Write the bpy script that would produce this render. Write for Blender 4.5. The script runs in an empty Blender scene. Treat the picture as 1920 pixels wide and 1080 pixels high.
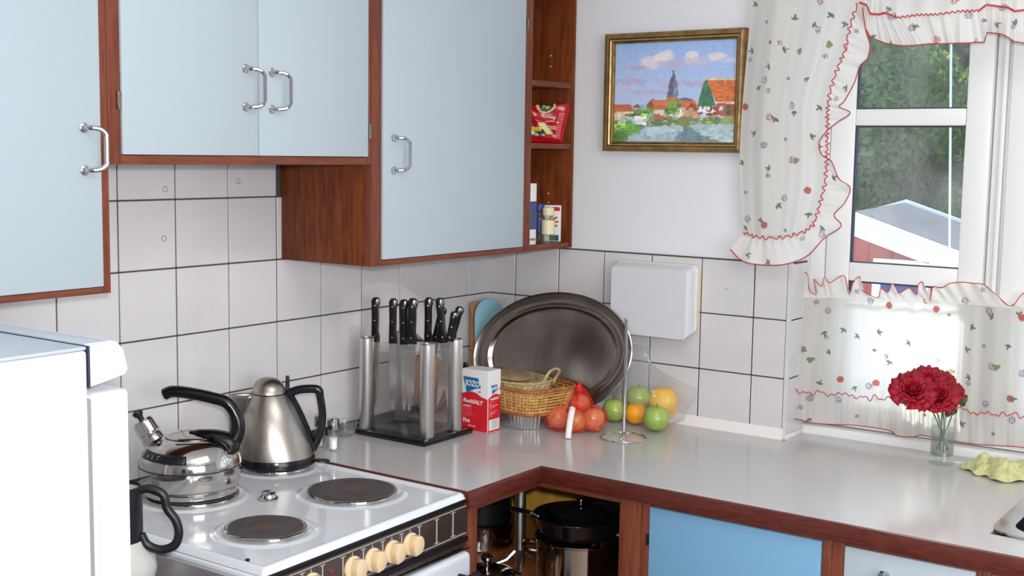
import bpy, bmesh, math, random
import numpy as np
from mathutils import Vector, Matrix
random.seed(7)
SC = bpy.context.scene
COL = SC.collection
PI = math.pi
R = math.radians

# ---------------------------------------------------------------- camera
F_PX = 2306.8
YAW, PITCH, ROLL = 0.615055, -0.1090335, 0.0153368
CAM = Vector((-2.92621, -2.15047, 1.61676))
fw = Vector((math.cos(PITCH)*math.cos(YAW), math.cos(PITCH)*math.sin(YAW), math.sin(PITCH)))
rt0 = Vector((math.sin(YAW), -math.cos(YAW), 0)); up0 = rt0.cross(fw)
rt = rt0*math.cos(ROLL)+up0*math.sin(ROLL); up = -rt0*math.sin(ROLL)+up0*math.cos(ROLL)
cd = bpy.data.cameras.new('camera'); cam = bpy.data.objects.new('camera', cd); COL.objects.link(cam)
cd.sensor_width = 36; cd.lens = 36*F_PX/1920; cd.clip_start = .02; cd.clip_end = 200
m = Matrix((rt, up, -fw)).transposed().to_4x4(); m.translation = CAM
cam.matrix_world = m
SC.camera = cam

# ---------------------------------------------------------------- world, sun, lamps, exposure
wd = bpy.data.worlds.new('world'); SC.world = wd; wd.use_nodes = True
wn = wd.node_tree; wn.nodes.clear()
sky = wn.nodes.new('ShaderNodeTexSky'); sky.sky_type = 'NISHITA'; sky.sun_disc = False
sky.sun_elevation = R(48); sky.sun_rotation = R(51); sky.air_density = 1.2; sky.dust_density = 2.5; sky.ozone_density = 1
bg = wn.nodes.new('ShaderNodeBackground'); bg.inputs[1].default_value = .7
wo = wn.nodes.new('ShaderNodeOutputWorld')
wn.links.new(sky.outputs[0], bg.inputs[0]); wn.links.new(bg.outputs[0], wo.inputs[0])

def lamp(name, kind, loc, energy, color=(1, 1, 1), size=.1, size_y=None, rot=None, target=None):
    l = bpy.data.lights.new(name, kind); l.energy = energy; l.color = color
    if kind == 'AREA':
        l.size = size
        if size_y: l.shape = 'RECTANGLE'; l.size_y = size_y
    if kind == 'POINT': l.shadow_soft_size = size
    o = bpy.data.objects.new(name, l); COL.objects.link(o); o.location = loc
    if rot: o.rotation_euler = rot
    if target: o.rotation_euler = (Vector(target)-Vector(loc)).to_track_quat('-Z', 'Y').to_euler()
    return o
s = lamp('sun', 'SUN', (0, 0, 5), 7.5, (1, .96, .9)); s.rotation_euler = Vector((-.45, -.55, -.75)).to_track_quat('-Z', 'Y').to_euler(); s.data.angle = R(.6)
# the photographer's flash, just above the lens
lamp('camera_flash', 'AREA', CAM+up*.07+rt*.03-fw*.02, 32, (1, .985, .96), .05, target=CAM+fw*3+up*.1)
# added fill lamp out of view, stands in for ambient room light
lamp('room_fill_light', 'AREA', (-2.6, -3.55, 1.6), 46, (.93, .96, 1), 1.6, 1.2, target=(-1.0, -.4, 1.2))
lamp('overhead_fill_light', 'AREA', (-1.6, -1.9, 2.42), 15, (1, .98, .95), 1.2, 1.2, rot=(0, 0, 0))  # added overhead fill lamp, imitates light bounced off the ceiling
VS = SC.view_settings
VS.view_transform = 'Standard'; VS.look = 'None'; VS.gamma = 1; VS.use_curve_mapping = False; VS.exposure = 0.0

# ---------------------------------------------------------------- pixel -> point on a real plane of the room
def ray(px, py): return fw + rt*((px-960)/F_PX) + up*((540-py)/F_PX)
def at_x(px, py, x): d = ray(px, py); return CAM + d*((x-CAM.x)/d.x)
def at_y(px, py, y): d = ray(px, py); return CAM + d*((y-CAM.y)/d.y)
def at_z(px, py, z): d = ray(px, py); return CAM + d*((z-CAM.z)/d.z)

# ---------------------------------------------------------------- materials
def srgb(r, g, b):
    f = lambda c: (c/255/12.92) if c/255 <= .04045 else ((c/255+.055)/1.055)**2.4
    return (f(r), f(g), f(b), 1)
def mat(name, col, rough=.5, metal=0, noise=0, nscale=40, bump=0, bscale=200, trans=0, ior=1.45, coat=0, stretch=None, col2=None, spec=None, alpha=None, emis=None, sheen=0, aniso=0):
    m = bpy.data.materials.new(name); m.use_nodes = True; nt = m.node_tree; b = nt.nodes['Principled BSDF']
    if len(col) == 3: col = srgb(*col)
    b.inputs['Base Color'].default_value = col; b.inputs['Roughness'].default_value = rough; b.inputs['Metallic'].default_value = metal
    b.inputs['IOR'].default_value = ior
    if trans: b.inputs['Transmission Weight'].default_value = trans
    if coat: b.inputs['Coat Weight'].default_value = coat; b.inputs['Coat Roughness'].default_value = .08
    if spec is not None: b.inputs['Specular IOR Level'].default_value = spec
    if alpha is not None: b.inputs['Alpha'].default_value = alpha
    if aniso: b.inputs['Anisotropic'].default_value = aniso
    if emis: b.inputs['Emission Color'].default_value = emis[0]; b.inputs['Emission Strength'].default_value = emis[1]
    if noise or bump:
        tc = nt.nodes.new('ShaderNodeTexCoord'); mp = nt.nodes.new('ShaderNodeMapping')
        nt.links.new(tc.outputs['Object'], mp.inputs[0])
        if stretch: mp.inputs['Scale'].default_value = stretch
    if noise:
        n = nt.nodes.new('ShaderNodeTexNoise'); n.inputs['Scale'].default_value = nscale; n.inputs['Detail'].default_value = 5
        nt.links.new(mp.outputs[0], n.inputs[0])
        mx = nt.nodes.new('ShaderNodeMix'); mx.data_type = 'RGBA'
        c2 = srgb(*col2) if col2 else tuple(min(1, c*(1-noise)) for c in col[:3])+(1,)
        mx.inputs[6].default_value = col; mx.inputs[7].default_value = c2
        cr = nt.nodes.new('ShaderNodeMapRange'); cr.inputs[1].default_value = .35; cr.inputs[2].default_value = .65
        nt.links.new(n.outputs[0], cr.inputs[0]); nt.links.new(cr.outputs[0], mx.inputs[0]); nt.links.new(mx.outputs[2], b.inputs['Base Color'])
    if bump:
        n2 = nt.nodes.new('ShaderNodeTexNoise'); n2.inputs['Scale'].default_value = bscale; n2.inputs['Detail'].default_value = 4
        nt.links.new(mp.outputs[0], n2.inputs[0])
        bp = nt.nodes.new('ShaderNodeBump'); bp.inputs['Strength'].default_value = bump; bp.inputs['Distance'].default_value = .002
        nt.links.new(n2.outputs[0], bp.inputs['Height']); nt.links.new(bp.outputs[0], b.inputs['Normal'])
    return m
def mat_vcol(name, rough=.6, transl=0, coat=0, attr='Col', sheer=0):
    m = bpy.data.materials.new(name); m.use_nodes = True; nt = m.node_tree; b = nt.nodes['Principled BSDF']
    a = nt.nodes.new('ShaderNodeVertexColor'); a.layer_name = attr
    nt.links.new(a.outputs[0], b.inputs['Base Color']); b.inputs['Roughness'].default_value = rough
    if coat: b.inputs['Coat Weight'].default_value = coat
    if transl:
        t = nt.nodes.new('ShaderNodeBsdfTranslucent'); nt.links.new(a.outputs[0], t.inputs[0])
        x = nt.nodes.new('ShaderNodeMixShader'); x.inputs[0].default_value = transl
        nt.links.new(b.outputs[0], x.inputs[1]); nt.links.new(t.outputs[0], x.inputs[2])
        if sheer:
            tr_ = nt.nodes.new('ShaderNodeBsdfTransparent'); y = nt.nodes.new('ShaderNodeMixShader'); y.inputs[0].default_value = sheer
            nt.links.new(x.outputs[0], y.inputs[1]); nt.links.new(tr_.outputs[0], y.inputs[2]); x = y
        nt.links.new(x.outputs[0], nt.nodes['Material Output'].inputs[0])
    return m
M = {}
M['paint'] = mat('white_wall_paint', (222, 222, 226), .75, bump=.25, bscale=60)
M['ceil'] = mat('ceiling_paint', (236, 236, 236), .8)
M['floor'] = mat('floor_vinyl', (130, 110, 92), .5, noise=.3, nscale=8)
M['tile'] = mat('glazed_white_tile', (206, 203, 206), .16, noise=.05, nscale=9, bump=.06, bscale=14, coat=.3)
M['grout'] = mat('dark_grout', (70, 66, 68), .9)
M['caulk'] = mat('white_caulk', (226, 222, 220), .5)
M['black'] = mat('black_plastic', (22, 23, 28), .35)
M['blackg'] = mat('glossy_black_plastic', (14, 15, 20), .18)
M['wood'] = mat('teak_wood', (122, 66, 46), .38, noise=.5, nscale=14, stretch=(14, 14, 1.2), col2=(102, 50, 34), spec=.4)
M['woodh'] = mat('teak_wood_horizontal', (122, 66, 46), .38, noise=.5, nscale=14, stretch=(1.2, 1.2, 14), col2=(102, 50, 34), spec=.4)
M['woodp'] = mat('oiled_side_panel', (122, 62, 26), .45, noise=.5, nscale=10, stretch=(9, 9, 1.2), col2=(92, 40, 16), bump=.1, bscale=90, spec=.3)
M['edge'] = mat('dark_wood_edge', (98, 44, 34), .33, noise=.4, nscale=14, stretch=(2, 2, 12), col2=(78, 32, 26))
M['door'] = mat('pale_blue_laminate', (173, 186, 195), .42, bump=.12, bscale=400, spec=.45)
M['doorD'] = mat('mid_blue_laminate', (112, 158, 192), .42, bump=.12, bscale=400)
M['shelfw'] = mat('light_wood_shelf', (176, 106, 52), .4, noise=.3, nscale=8, stretch=(2, 8, 2))
M['inner'] = mat('yellow_birch_board', (240, 190, 84), .5, noise=.3, nscale=6, stretch=(4, 4, 1))
M['counter'] = mat('grey_laminate', (190, 187, 186), .145, noise=.06, nscale=300, spec=.6, bump=.05, bscale=30)
M['steel'] = mat('polished_steel', (196, 192, 188), .1, 1)
M['brushed'] = mat('brushed_steel', (170, 164, 156), .3, 1, noise=.12, nscale=30, stretch=(1, 1, 30), aniso=.5)
M['brushv'] = mat('brushed_steel_column', (214, 212, 210), .34, 1)
M['chrome'] = mat('chrome', (205, 205, 208), .06, 1)
M['tin'] = mat('worn_tinned_steel', (184, 174, 166), .2, 1, noise=.3, nscale=7, bump=.25, bscale=9, stretch=(1, 1.6, .5))
M['alu'] = mat('aluminium_foil', (222, 222, 226), .28, 1, bump=.5, bscale=60)
M['enamel'] = mat('white_enamel', (212, 216, 222), .12, coat=.5)
M['fridge'] = mat('white_lacquer', (200, 200, 205), .3)
M['fridget'] = mat('grey_blue_top', (158, 168, 180), .35, noise=.08, nscale=20)
M['iron'] = mat('cast_iron_plate', (74, 66, 66), .5, noise=.25, nscale=25, bump=.2, bscale=90)
M['ironc'] = mat('iron_centre', (84, 64, 60), .55)
M['panel'] = mat('dark_brown_glass_panel', (62, 52, 48), .15, coat=.4)
M['cream'] = mat('cream_plastic', (222, 196, 158), .4)
M['line'] = mat('printed_silver_line', (190, 184, 170), .4)
M['red'] = mat('red_lamp', (150, 20, 24), .3)
M['white'] = mat('white_plastic', (206, 208, 212), .38)
M['frame'] = mat('white_window_lacquer', (225, 226, 226), .35)
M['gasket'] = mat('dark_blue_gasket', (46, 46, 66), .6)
M['cyan'] = mat('pale_cord', (205, 232, 236), .5)
M['bluecap'] = mat('blue_plastic', (52, 62, 130), .4)
M['creamlid'] = mat('cream_lid', (226, 214, 178), .4)
M['paper'] = mat('white_card', (228, 228, 226), .55)
M['redcard'] = mat('red_card', (205, 34, 44), .45)
M['bluecard'] = mat('blue_print', (32, 104, 160), .45)
M['navy'] = mat('navy_print', (66, 76, 120), .5)
M['greenp'] = mat('green_print', (30, 90, 70), .5)
M['cinn'] = mat('cinnamon_print', (190, 110, 50), .5)
M['greyp'] = mat('grey_print', (120, 124, 128), .5)
M['wicker'] = mat('wicker', (214, 170, 104), .55, noise=.35, nscale=60, col2=(180, 128, 66))
M['wickerd'] = mat('brown_rim_wicker', (170, 104, 56), .5, noise=.4, nscale=60)
M['wickeri'] = mat('pale_woven_reed', (196, 176, 128), .6, noise=.35, nscale=80, col2=(160, 136, 92))
M['lidtan'] = mat('tan_fibre', (150, 126, 96), .7, noise=.3, nscale=60)
M['blueboard'] = mat('light_blue_board', (140, 190, 204), .4)
M['board'] = mat('beech_board', (190, 132, 84), .5, noise=.35, nscale=10, stretch=(8, 8, 1.5))
M['onion'] = mat('onion_skin', (214, 146, 96), .3, noise=.5, nscale=12, col2=(190, 104, 62), stretch=(6, 6, 1), coat=.3)
M['oniony'] = mat('yellow_onion_skin', (206, 160, 90), .3, noise=.4, nscale=14, col2=(186, 120, 60), stretch=(6, 6, 1), coat=.3)
M['netred'] = mat('red_net', (222, 40, 34), .45)
M['orange'] = mat('orange_peel', (242, 160, 24), .4, bump=.5, bscale=400)
M['yellow'] = mat('yellow_orange_peel', (238, 186, 60), .4, bump=.5, bscale=400)
M['green'] = mat('green_apple_skin', (156, 178, 88), .25, noise=.2, nscale=30, coat=.2)
M['petal'] = mat('crimson_petal', (160, 0, 32), .6, noise=.35, nscale=60)
M['leaf'] = mat('rose_leaf', (58, 92, 44), .45, noise=.3, nscale=60)
M['stem'] = mat('rose_stem', (72, 92, 50), .5)
M['cloth'] = mat('yellow_green_cloth', (200, 200, 142), .85, noise=.25, nscale=70, bump=.8, bscale=160)
M['gold'] = mat('old_gilt_frame', (150, 118, 66), .4, .25, noise=.5, nscale=30, bump=.3, bscale=120)
M['goldl'] = mat('bright_gilt', (190, 156, 106), .35, .3, noise=.3, nscale=40)
M['redtrim'] = mat('red_piping', (186, 44, 46), .6)
M['rod'] = mat('white_curtain_rod', (226, 226, 226), .4)
M['brass'] = mat('hinge_metal', (150, 145, 135), .3, 1)
M['darkmetal'] = mat('dark_hinge', (40, 36, 40), .4, .6)
M['sinkd'] = mat('sink_steel', (120, 124, 132), .25, 1)
M['potb'] = mat('black_pan_enamel', (14, 14, 20), .12, coat=.6)
M['shedred'] = mat('red_shed_boards', (186, 88, 76), .8, noise=.2, nscale=6)
M['shedwhite'] = mat('white_bargeboard', (244, 244, 244), .6)
M['shedroof'] = mat('grey_roof_felt', (70, 72, 82), .85, noise=.2, nscale=5)
M['leafout'] = mat('hedge_leaf', (96, 130, 64), .5, noise=.7, nscale=1.2, col2=(50, 78, 44))
_nt = M['leafout'].node_tree; _t = _nt.nodes.new('ShaderNodeBsdfTranslucent'); _t.inputs[0].default_value = srgb(150, 190, 70)
_x = _nt.nodes.new('ShaderNodeMixShader'); _x.inputs[0].default_value = .3; _nt.links.new(_nt.nodes['Principled BSDF'].outputs[0], _x.inputs[1]); _nt.links.new(_t.outputs[0], _x.inputs[2]); _nt.links.new(_x.outputs[0], _nt.nodes['Material Output'].inputs[0])
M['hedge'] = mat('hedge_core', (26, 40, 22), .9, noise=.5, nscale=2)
M['patio'] = mat('pale_concrete', (214, 212, 206), .8, noise=.15, nscale=2)
M['brick'] = mat('red_brick', (168, 92, 80), .8, noise=.3, nscale=4)
M['salt'] = mat('white_salt', (235, 235, 235), .8)
M['pepper'] = mat('brown_pepper', (60, 46, 36), .8)
M['water'] = None
def glass_mat(name, tint=(1, 1, 1), rough=0.0, ior=1.45, k=.86, dirt_haze=0):
    # thin clear pane/wall: mostly clear with a Fresnel reflection
    m = bpy.data.materials.new(name); m.use_nodes = True; nt = m.node_tree; nt.nodes.clear()
    o = nt.nodes.new('ShaderNodeOutputMaterial'); t = nt.nodes.new('ShaderNodeBsdfTransparent'); t.inputs[0].default_value = (*[c*k for c in tint], 1)
    g = nt.nodes.new('ShaderNodeBsdfGlossy'); g.inputs['Roughness'].default_value = max(rough, .02)
    lw = nt.nodes.new('ShaderNodeLayerWeight'); lw.inputs[0].default_value = .5; f0 = ((ior-1)/(ior+1))**2
    pw = nt.nodes.new('ShaderNodeMath'); pw.operation = 'POWER'; pw.inputs[1].default_value = 5; nt.links.new(lw.outputs['Facing'], pw.inputs[0])
    f = nt.nodes.new('ShaderNodeMath'); f.operation = 'MULTIPLY_ADD'; f.inputs[1].default_value = .9*min(1, (ior-1)*2.2); f.inputs[2].default_value = f0; nt.links.new(pw.outputs[0], f.inputs[0])
    x = nt.nodes.new('ShaderNodeMixShader'); nt.links.new(f.outputs[0], x.inputs[0]); nt.links.new(t.outputs[0], x.inputs[1]); nt.links.new(g.outputs[0], x.inputs[2])
    if dirt_haze:  # pale haze put into the shader so clear surfaces show; grime on panes
        d = nt.nodes.new('ShaderNodeBsdfDiffuse'); d.inputs[0].default_value = (.85, .85, .85, 1); tl = nt.nodes.new('ShaderNodeBsdfTranslucent'); tl.inputs[0].default_value = (.85, .85, .85, 1)
        dm = nt.nodes.new('ShaderNodeMixShader'); nt.links.new(d.outputs[0], dm.inputs[1]); nt.links.new(tl.outputs[0], dm.inputs[2])
        tc = nt.nodes.new('ShaderNodeTexCoord'); n = nt.nodes.new('ShaderNodeTexNoise'); n.inputs['Scale'].default_value = 7; n.inputs['Detail'].default_value = 3; nt.links.new(tc.outputs['Object'], n.inputs[0])
        mr = nt.nodes.new('ShaderNodeMapRange'); mr.inputs[1].default_value = .35; mr.inputs[2].default_value = .7; mr.inputs[3].default_value = dirt_haze*.5; mr.inputs[4].default_value = dirt_haze*2; nt.links.new(n.outputs[0], mr.inputs[0])
        y = nt.nodes.new('ShaderNodeMixShader'); nt.links.new(mr.outputs[0], y.inputs[0]); nt.links.new(x.outputs[0], y.inputs[1]); nt.links.new(dm.outputs[0], y.inputs[2]); x = y
    nt.links.new(x.outputs[0], o.inputs[0]); return m
M['pane'] = glass_mat('window_glass', (.96, 1, .99), k=.97, dirt_haze=.045)
M['acryl'] = glass_mat('clear_acrylic', (.97, .965, .96), ior=1.4, k=.985, dirt_haze=.035)
M['glass'] = glass_mat('thin_clear_glass', (.97, 1, .98), ior=1.5, k=.96, dirt_haze=.03)
M['frost'] = mat('frosted_white_glass', (206, 206, 202), .25, trans=.3)
M['film'] = glass_mat('clear_plastic_film', (.98, .98, .98), rough=.1, ior=1.35, k=.99, dirt_haze=.13)
M['vglass'] = glass_mat('vase_glass', (.98, 1, .99), ior=1.45, k=.985, dirt_haze=.055)
M['water'] = glass_mat('water', (.94, .97, .93), ior=1.33, k=.92)
M['printed'] = mat_vcol('printed_card', .45)
M['foilprint'] = mat_vcol('printed_foil', .22, coat=.4)
M['paint_oil'] = mat_vcol('oil_paint', .45)
M['cotton'] = mat_vcol('printed_cotton', .85, transl=.55)
M['cafe'] = mat_vcol('printed_cotton_thin', .85, transl=.62, sheer=.02)
M['cottonu'] = mat_vcol('printed_cotton_double', .85, transl=.42)

# ---------------------------------------------------------------- mesh helpers
def wloc(o):
    v = Vector((0, 0, 0))
    while o: v += o.location; o = o.parent
    return v
class MB:
    def __init__(s): s.v = []; s.f = []
    def add(s, vs, fs, mtx=None):
        n = len(s.v)
        s.v += [tuple(mtx @ Vector(p)) if mtx else tuple(p) for p in vs]
        s.f += [tuple(i+n for i in f) for f in fs]; return s
    def bm(s, bm, mtx=None):
        bm.verts.index_update(); s.add([v.co[:] for v in bm.verts], [[v.index for v in f.verts] for f in bm.faces], mtx); bm.free(); return s
    def box(s, a, b, bev=0, seg=2, mtx=None):
        bm = bmesh.new(); bmesh.ops.create_cube(bm, size=1)
        for v in bm.verts: v.co = Vector([(a[i]+b[i])/2 + v.co[i]*(b[i]-a[i]) for i in range(3)])
        if bev: bmesh.ops.bevel(bm, geom=bm.edges[:], offset=bev, segments=seg, profile=.5, affect='EDGES')
        return s.bm(bm, mtx)
    def lathe(s, prof, c=(0, 0, 0), n=48, mtx=None, sx=1, sy=1, caps=True):
        vs = []; fs = []
        for r, z in prof:
            for k in range(n):
                a = 2*PI*k/n; vs.append((c[0]+r*sx*math.cos(a), c[1]+r*sy*math.sin(a), c[2]+z))
        for i in range(len(prof)-1):
            for k in range(n):
                k2 = (k+1) % n; fs.append((i*n+k, i*n+k2, (i+1)*n+k2, (i+1)*n+k))
        if caps:
            fs.append(tuple(range(n-1, -1, -1))); fs.append(tuple((len(prof)-1)*n+k for k in range(n)))
        return s.add(vs, fs, mtx)
    def tube(s, pts, r, n=10, closed=False, sx=1, caps=True, mtx=None):
        pts = [Vector(p) for p in pts]; N = len(pts)
        rr = r if isinstance(r, (list, tuple)) else [r]*N
        vs = []; fs = []
        prev = None
        for i, p in enumerate(pts):
            if closed: t = (pts[(i+1) % N]-pts[i-1])
            else: t = pts[min(i+1, N-1)]-pts[max(i-1, 0)]
            if t.length < 1e-9: t = Vector((0, 0, 1))
            t.normalize()
            if prev is None:
                a = Vector((0, 0, 1)) if abs(t.z) < .9 else Vector((1, 0, 0)); nn = (a-t*a.dot(t)).normalized()
            else:
                nn = (prev-t*prev.dot(t)); nn = nn.normalized() if nn.length > 1e-6 else prev
            prev = nn; b = t.cross(nn)
            for k in range(n):
                a = 2*PI*k/n; vs.append(p+nn*math.cos(a)*rr[i]+b*math.sin(a)*rr[i]*sx)
        for i in range(N if closed else N-1):
            j = (i+1) % N
            for k in range(n):
                k2 = (k+1) % n; fs.append((i*n+k, i*n+k2, j*n+k2, j*n+k))
        if caps and not closed: fs.append(tuple(range(n-1, -1, -1))); fs.append(tuple((N-1)*n+k for k in range(n)))
        return s.add(vs, fs, mtx)
    def prism(s, poly, a, b, axis='z', bev=0, mtx=None):
        # poly: 2-D outline; extruded from a to b along axis
        bm = bmesh.new()
        def P(u, v, w): return {'z': (u, v, w), 'y': (u, w, v), 'x': (w, u, v)}[axis]
        lo = [bm.verts.new(P(u, v, a)) for u, v in poly]; hi = [bm.verts.new(P(u, v, b)) for u, v in poly]
        n = len(poly); bm.faces.new(lo[::-1]); top = bm.faces.new(hi)
        for i in range(n): bm.faces.new((lo[i], lo[(i+1) % n], hi[(i+1) % n], hi[i]))
        bmesh.ops.recalc_face_normals(bm, faces=bm.faces[:])
        if bev:
            es = [e for e in bm.edges if len(set((v in lo) for v in e.verts)) == 1]
            bmesh.ops.bevel(bm, geom=es, offset=bev, segments=2, profile=.5, affect='EDGES')
        return s.bm(bm, mtx)
    def grid(s, fn, nu, nv, closed_u=False):
        vs = [fn(i/nu, j/nv) for j in range(nv+1) for i in range(nu+(0 if closed_u else 1))]
        w = nu if closed_u else nu+1; fs = []
        for j in range(nv):
            for i in range(nu):
                i2 = (i+1) % w; fs.append((j*w+i, j*w+i2, (j+1)*w+i2, (j+1)*w+i))
        return s.add(vs, fs)
    def build(s, name, m, parent=None, smooth=True, ang=35, world=False, recalc=True, solid=0):
        me = bpy.data.meshes.new(name)
        off = wloc(parent) if (world and parent) else Vector((0, 0, 0))
        vs = [(p[0]-off.x, p[1]-off.y, p[2]-off.z) for p in s.v]
        me.from_pydata(vs, [], s.f)
        if recalc:
            bm = bmesh.new(); bm.from_mesh(me); bmesh.ops.recalc_face_normals(bm, faces=bm.faces[:]); bm.to_mesh(me); bm.free()
        if smooth:
            me.shade_smooth(); me.set_sharp_from_angle(angle=R(ang))
        me.materials.append(M[m] if isinstance(m, str) else m)
        o = bpy.data.objects.new(name, me); COL.objects.link(o)
        if parent: o.parent = parent
        if solid:
            md = o.modifiers.new('thickness', 'SOLIDIFY'); md.thickness = solid; md.offset = 0
        return o
def box(name, m, a, b, parent=None, bev=0, world=True, **k): return MB().box(a, b, bev).build(name, m, parent, world=world, **k)
def thing(name, label, cat, loc=(0, 0, 0), rotz=0, group=None):
    o = bpy.data.objects.new(name, None); COL.objects.link(o); o.location = loc; o.rotation_euler = (0, 0, rotz)
    o.empty_display_size = .05
    o['label'] = label; o['category'] = cat
    if group: o['group'] = group
    return o
def tag(o, label, cat, group=None):
    o['label'] = label; o['category'] = cat
    if group: o['group'] = group
    return o
def struct(o): o['kind'] = 'structure'; return o
def dup(src, label=None, loc=None, rotz=None):
    r = src.copy(); COL.objects.link(r)
    if label: r['label'] = label
    if loc is not None: r.location = loc
    if rotz is not None: r.rotation_euler = (0, 0, rotz)
    for ch in list(src.children):
        c = ch.copy(); COL.objects.link(c); c.parent = r
        for g in list(ch.children):
            d = g.copy(); COL.objects.link(d); d.parent = c
    return r
def crom(pts, n):
    # n samples of a Catmull-Rom curve through pts (tuples of any size)
    P = [np.array(p, float) for p in pts]; P = [2*P[0]-P[1]]+P+[2*P[-1]-P[-2]]; out = []; K = len(pts)-1
    for i in range(n):
        t = i/(n-1)*K; k = min(int(t), K-1); t -= k
        a, b, c, d = P[k:k+4]
        out.append(.5*((2*b)+(-a+c)*t+(2*a-5*b+4*c-d)*t*t+(-a+3*b-3*c+d)*t**3))
    return out
def lin(pts, n):
    P = [np.array(p, float) for p in pts]; K = len(pts)-1; out = []
    for i in range(n):
        t = i/(n-1)*K; k = min(int(t), K-1); t -= k; out.append(P[k]*(1-t)+P[k+1]*t)
    return out
def rrect(x0, x1, y0, y1, r, n=5):
    p = []
    for cx, cy, a in ((x1-r, y1-r, 0), (x0+r, y1-r, 90), (x0+r, y0+r, 180), (x1-r, y0+r, 270)):
        for k in range(n+1): t = R(a+90*k/n); p.append((cx+r*math.cos(t), cy+r*math.sin(t)))
    return p
def text_mesh(name, body, m, size, mtx, parent, extrude=.0003, shear=0, bold=0, sx=1):
    c = bpy.data.curves.new(name, 'FONT'); c.body = body; c.size = size; c.extrude = extrude; c.shear = shear; c.offset = bold
    c.align_x = 'CENTER'; c.align_y = 'CENTER'; c.resolution_u = 3
    t = bpy.data.objects.new('tmp_text', c); COL.objects.link(t)
    me = bpy.data.meshes.new_from_object(t.evaluated_get(bpy.context.evaluated_depsgraph_get()))
    bpy.data.objects.remove(t); bpy.data.curves.remove(c)
    me.name = name; me.transform(mtx @ Matrix.Diagonal((sx, 1, 1, 1))); me.materials.clear(); me.materials.append(M[m])
    o = bpy.data.objects.new(name, me); COL.objects.link(o); o.parent = parent; return o
def frame_mtx(o, u, v):
    # local axes u (right), v (up) and origin o
    u = Vector(u).normalized(); v = Vector(v).normalized(); w = u.cross(v)
    m = Matrix((u, v, w)).transposed().to_4x4(); m.translation = Vector(o); return m
VR = math.atan2(rt0.y, rt0.x)      # heading of the picture's right-hand direction

# ================================================================ the room
ZC = .9
struct(box('floor', 'floor', (-4.6, -4.2, -.05), (.45, .12, 0)))
struct(box('ceiling', 'ceil', (-4.6, -4.2, 2.5), (.45, .12, 2.55)))
wl = struct(box('wall_left', 'paint', (-4.6, .006, 0), (.45, .12, 2.5)))
struct(box('wall_rear', 'paint', (-4.7, -4.2, 0), (-4.6, .12, 2.5)))
struct(box('wall_front', 'paint', (-4.6, -4.3, 0), (.45, -4.2, 2.5)))
NY0, NY1, NZ0, NZ1 = -.938, -2.72, .87, 2.25        # window niche
wr = MB()
wr.box((.006, NY0, 0), (.33, .006, 2.5)); wr.box((.006, -4.2, 0), (.33, NY1, 2.5))
wr.box((.006, NY1, 0), (.33, NY0, NZ0)); wr.box((.006, NY1, NZ1), (.33, NY0, 2.5))
wr = struct(wr.build('wall_right', 'paint'))
# grout beds behind the tiles
PT = .15
box('grout_bed', 'grout', (-2.5, .001, .9), (-.0, .006, 1.206+2.7*PT), wl)
gb = MB(); gb.box((.001, NY0-.0, .9), (.006, -.0, 1.3525)); gb.box((.006, NY0-.005, .9), (.107, NY0-.0001, 1.3525)); gb.build('grout_bed', 'grout', wr)
# tiles, wall_left: columns counted from the corner
GX = .0016
def tile_mesh(w, h, t=.0045):
    return MB().box((-w/2, -t/2, -h/2), (w/2, t/2, h/2), .0012, 1)
cache = {}
def tile(parent, axis, u0, u1, z0, z1, off=0):
    w, h = u1-u0-2*GX, z1-z0-2*GX
    if w < .004 or h < .004: return
    key = (round(w, 4), round(h, 4))
    if key not in cache:
        o = tile_mesh(w, h).build('tile', 'tile', parent); cache[key] = o.data
    else:
        o = bpy.data.objects.new('tile', cache[key]); COL.objects.link(o); o.parent = parent
    c = ((u0+u1)/2, (z0+z1)/2); j = random.uniform(-.0004, .0004)
    jr = random.uniform(-.0035, .0035)
    if axis == 'y': o.location = (c[0], -.0008+j+off, c[1]); o.rotation_euler = (random.uniform(-.003, .003), 0, jr)
    else: o.location = (-.0008+j+off, c[0], c[1]); o.rotation_euler = (0, random.uniform(-.003, .003), PI/2+jr)
A0 = -.1104
xs = [-.0, A0]+[A0-PT*k for k in range(1, 17)]
zs = [.906+PT*k for k in range(-0, 6)]
for i in range(len(xs)-1):
    for k in range(5):
        z0, z1 = .906+PT*k, .906+PT*(k+1)
        x1, x0 = xs[i], xs[i+1]
        if k == 3:                       # behind the corner cabinet only the part left of it shows
            if x0 > -.86: continue
        if k == 4 and (x1 > -.84 or x0 < -1.62): continue
        tile(wl, 'y', x0, x1, z0, min(z1, 1.598))
ys = [0, -.0962]+[-.0962-PT*k for k in range(1, 6)]+[NY0+.0016]
for i in range(len(ys)-1):
    for k in range(3):
        z0, z1 = .906+PT*k, .906+PT*(k+1)
        tile(wr, 'x', ys[i+1], ys[i], z0, 1.3505 if k == 2 else z1)
for k in range(3):
    z0, z1 = .906+PT*k, .906+PT*(k+1)
    o = tile_mesh(.1, (1.3505 if k == 2 else z1)-z0-2*GX).build('tile', 'tile', wr)
    o.location = (.0555, NY0-.0065, (z0+(1.3505 if k == 2 else z1))/2)
MB().prism([(-.0035, NY0-.0092), (-.0035, NY0+.001), (.005, NY0+.001), (.005, NY0-.0092)], .9, 1.3525, 'z').build('corner_bead', 'tile', wr, world=True)
# hooks' glue rings left on the tiles
for px, py in ((310, 355), (447, 340), (308, 447)):
    p = at_y(px, py, -.004); rg = MB().tube([(p.x+.006*math.cos(a), -.0035, p.z+.006*math.sin(a)) for a in [2*PI*k/20 for k in range(20)]], .0007, 6, closed=True).build('glue_ring', 'greyp', wl)
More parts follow.
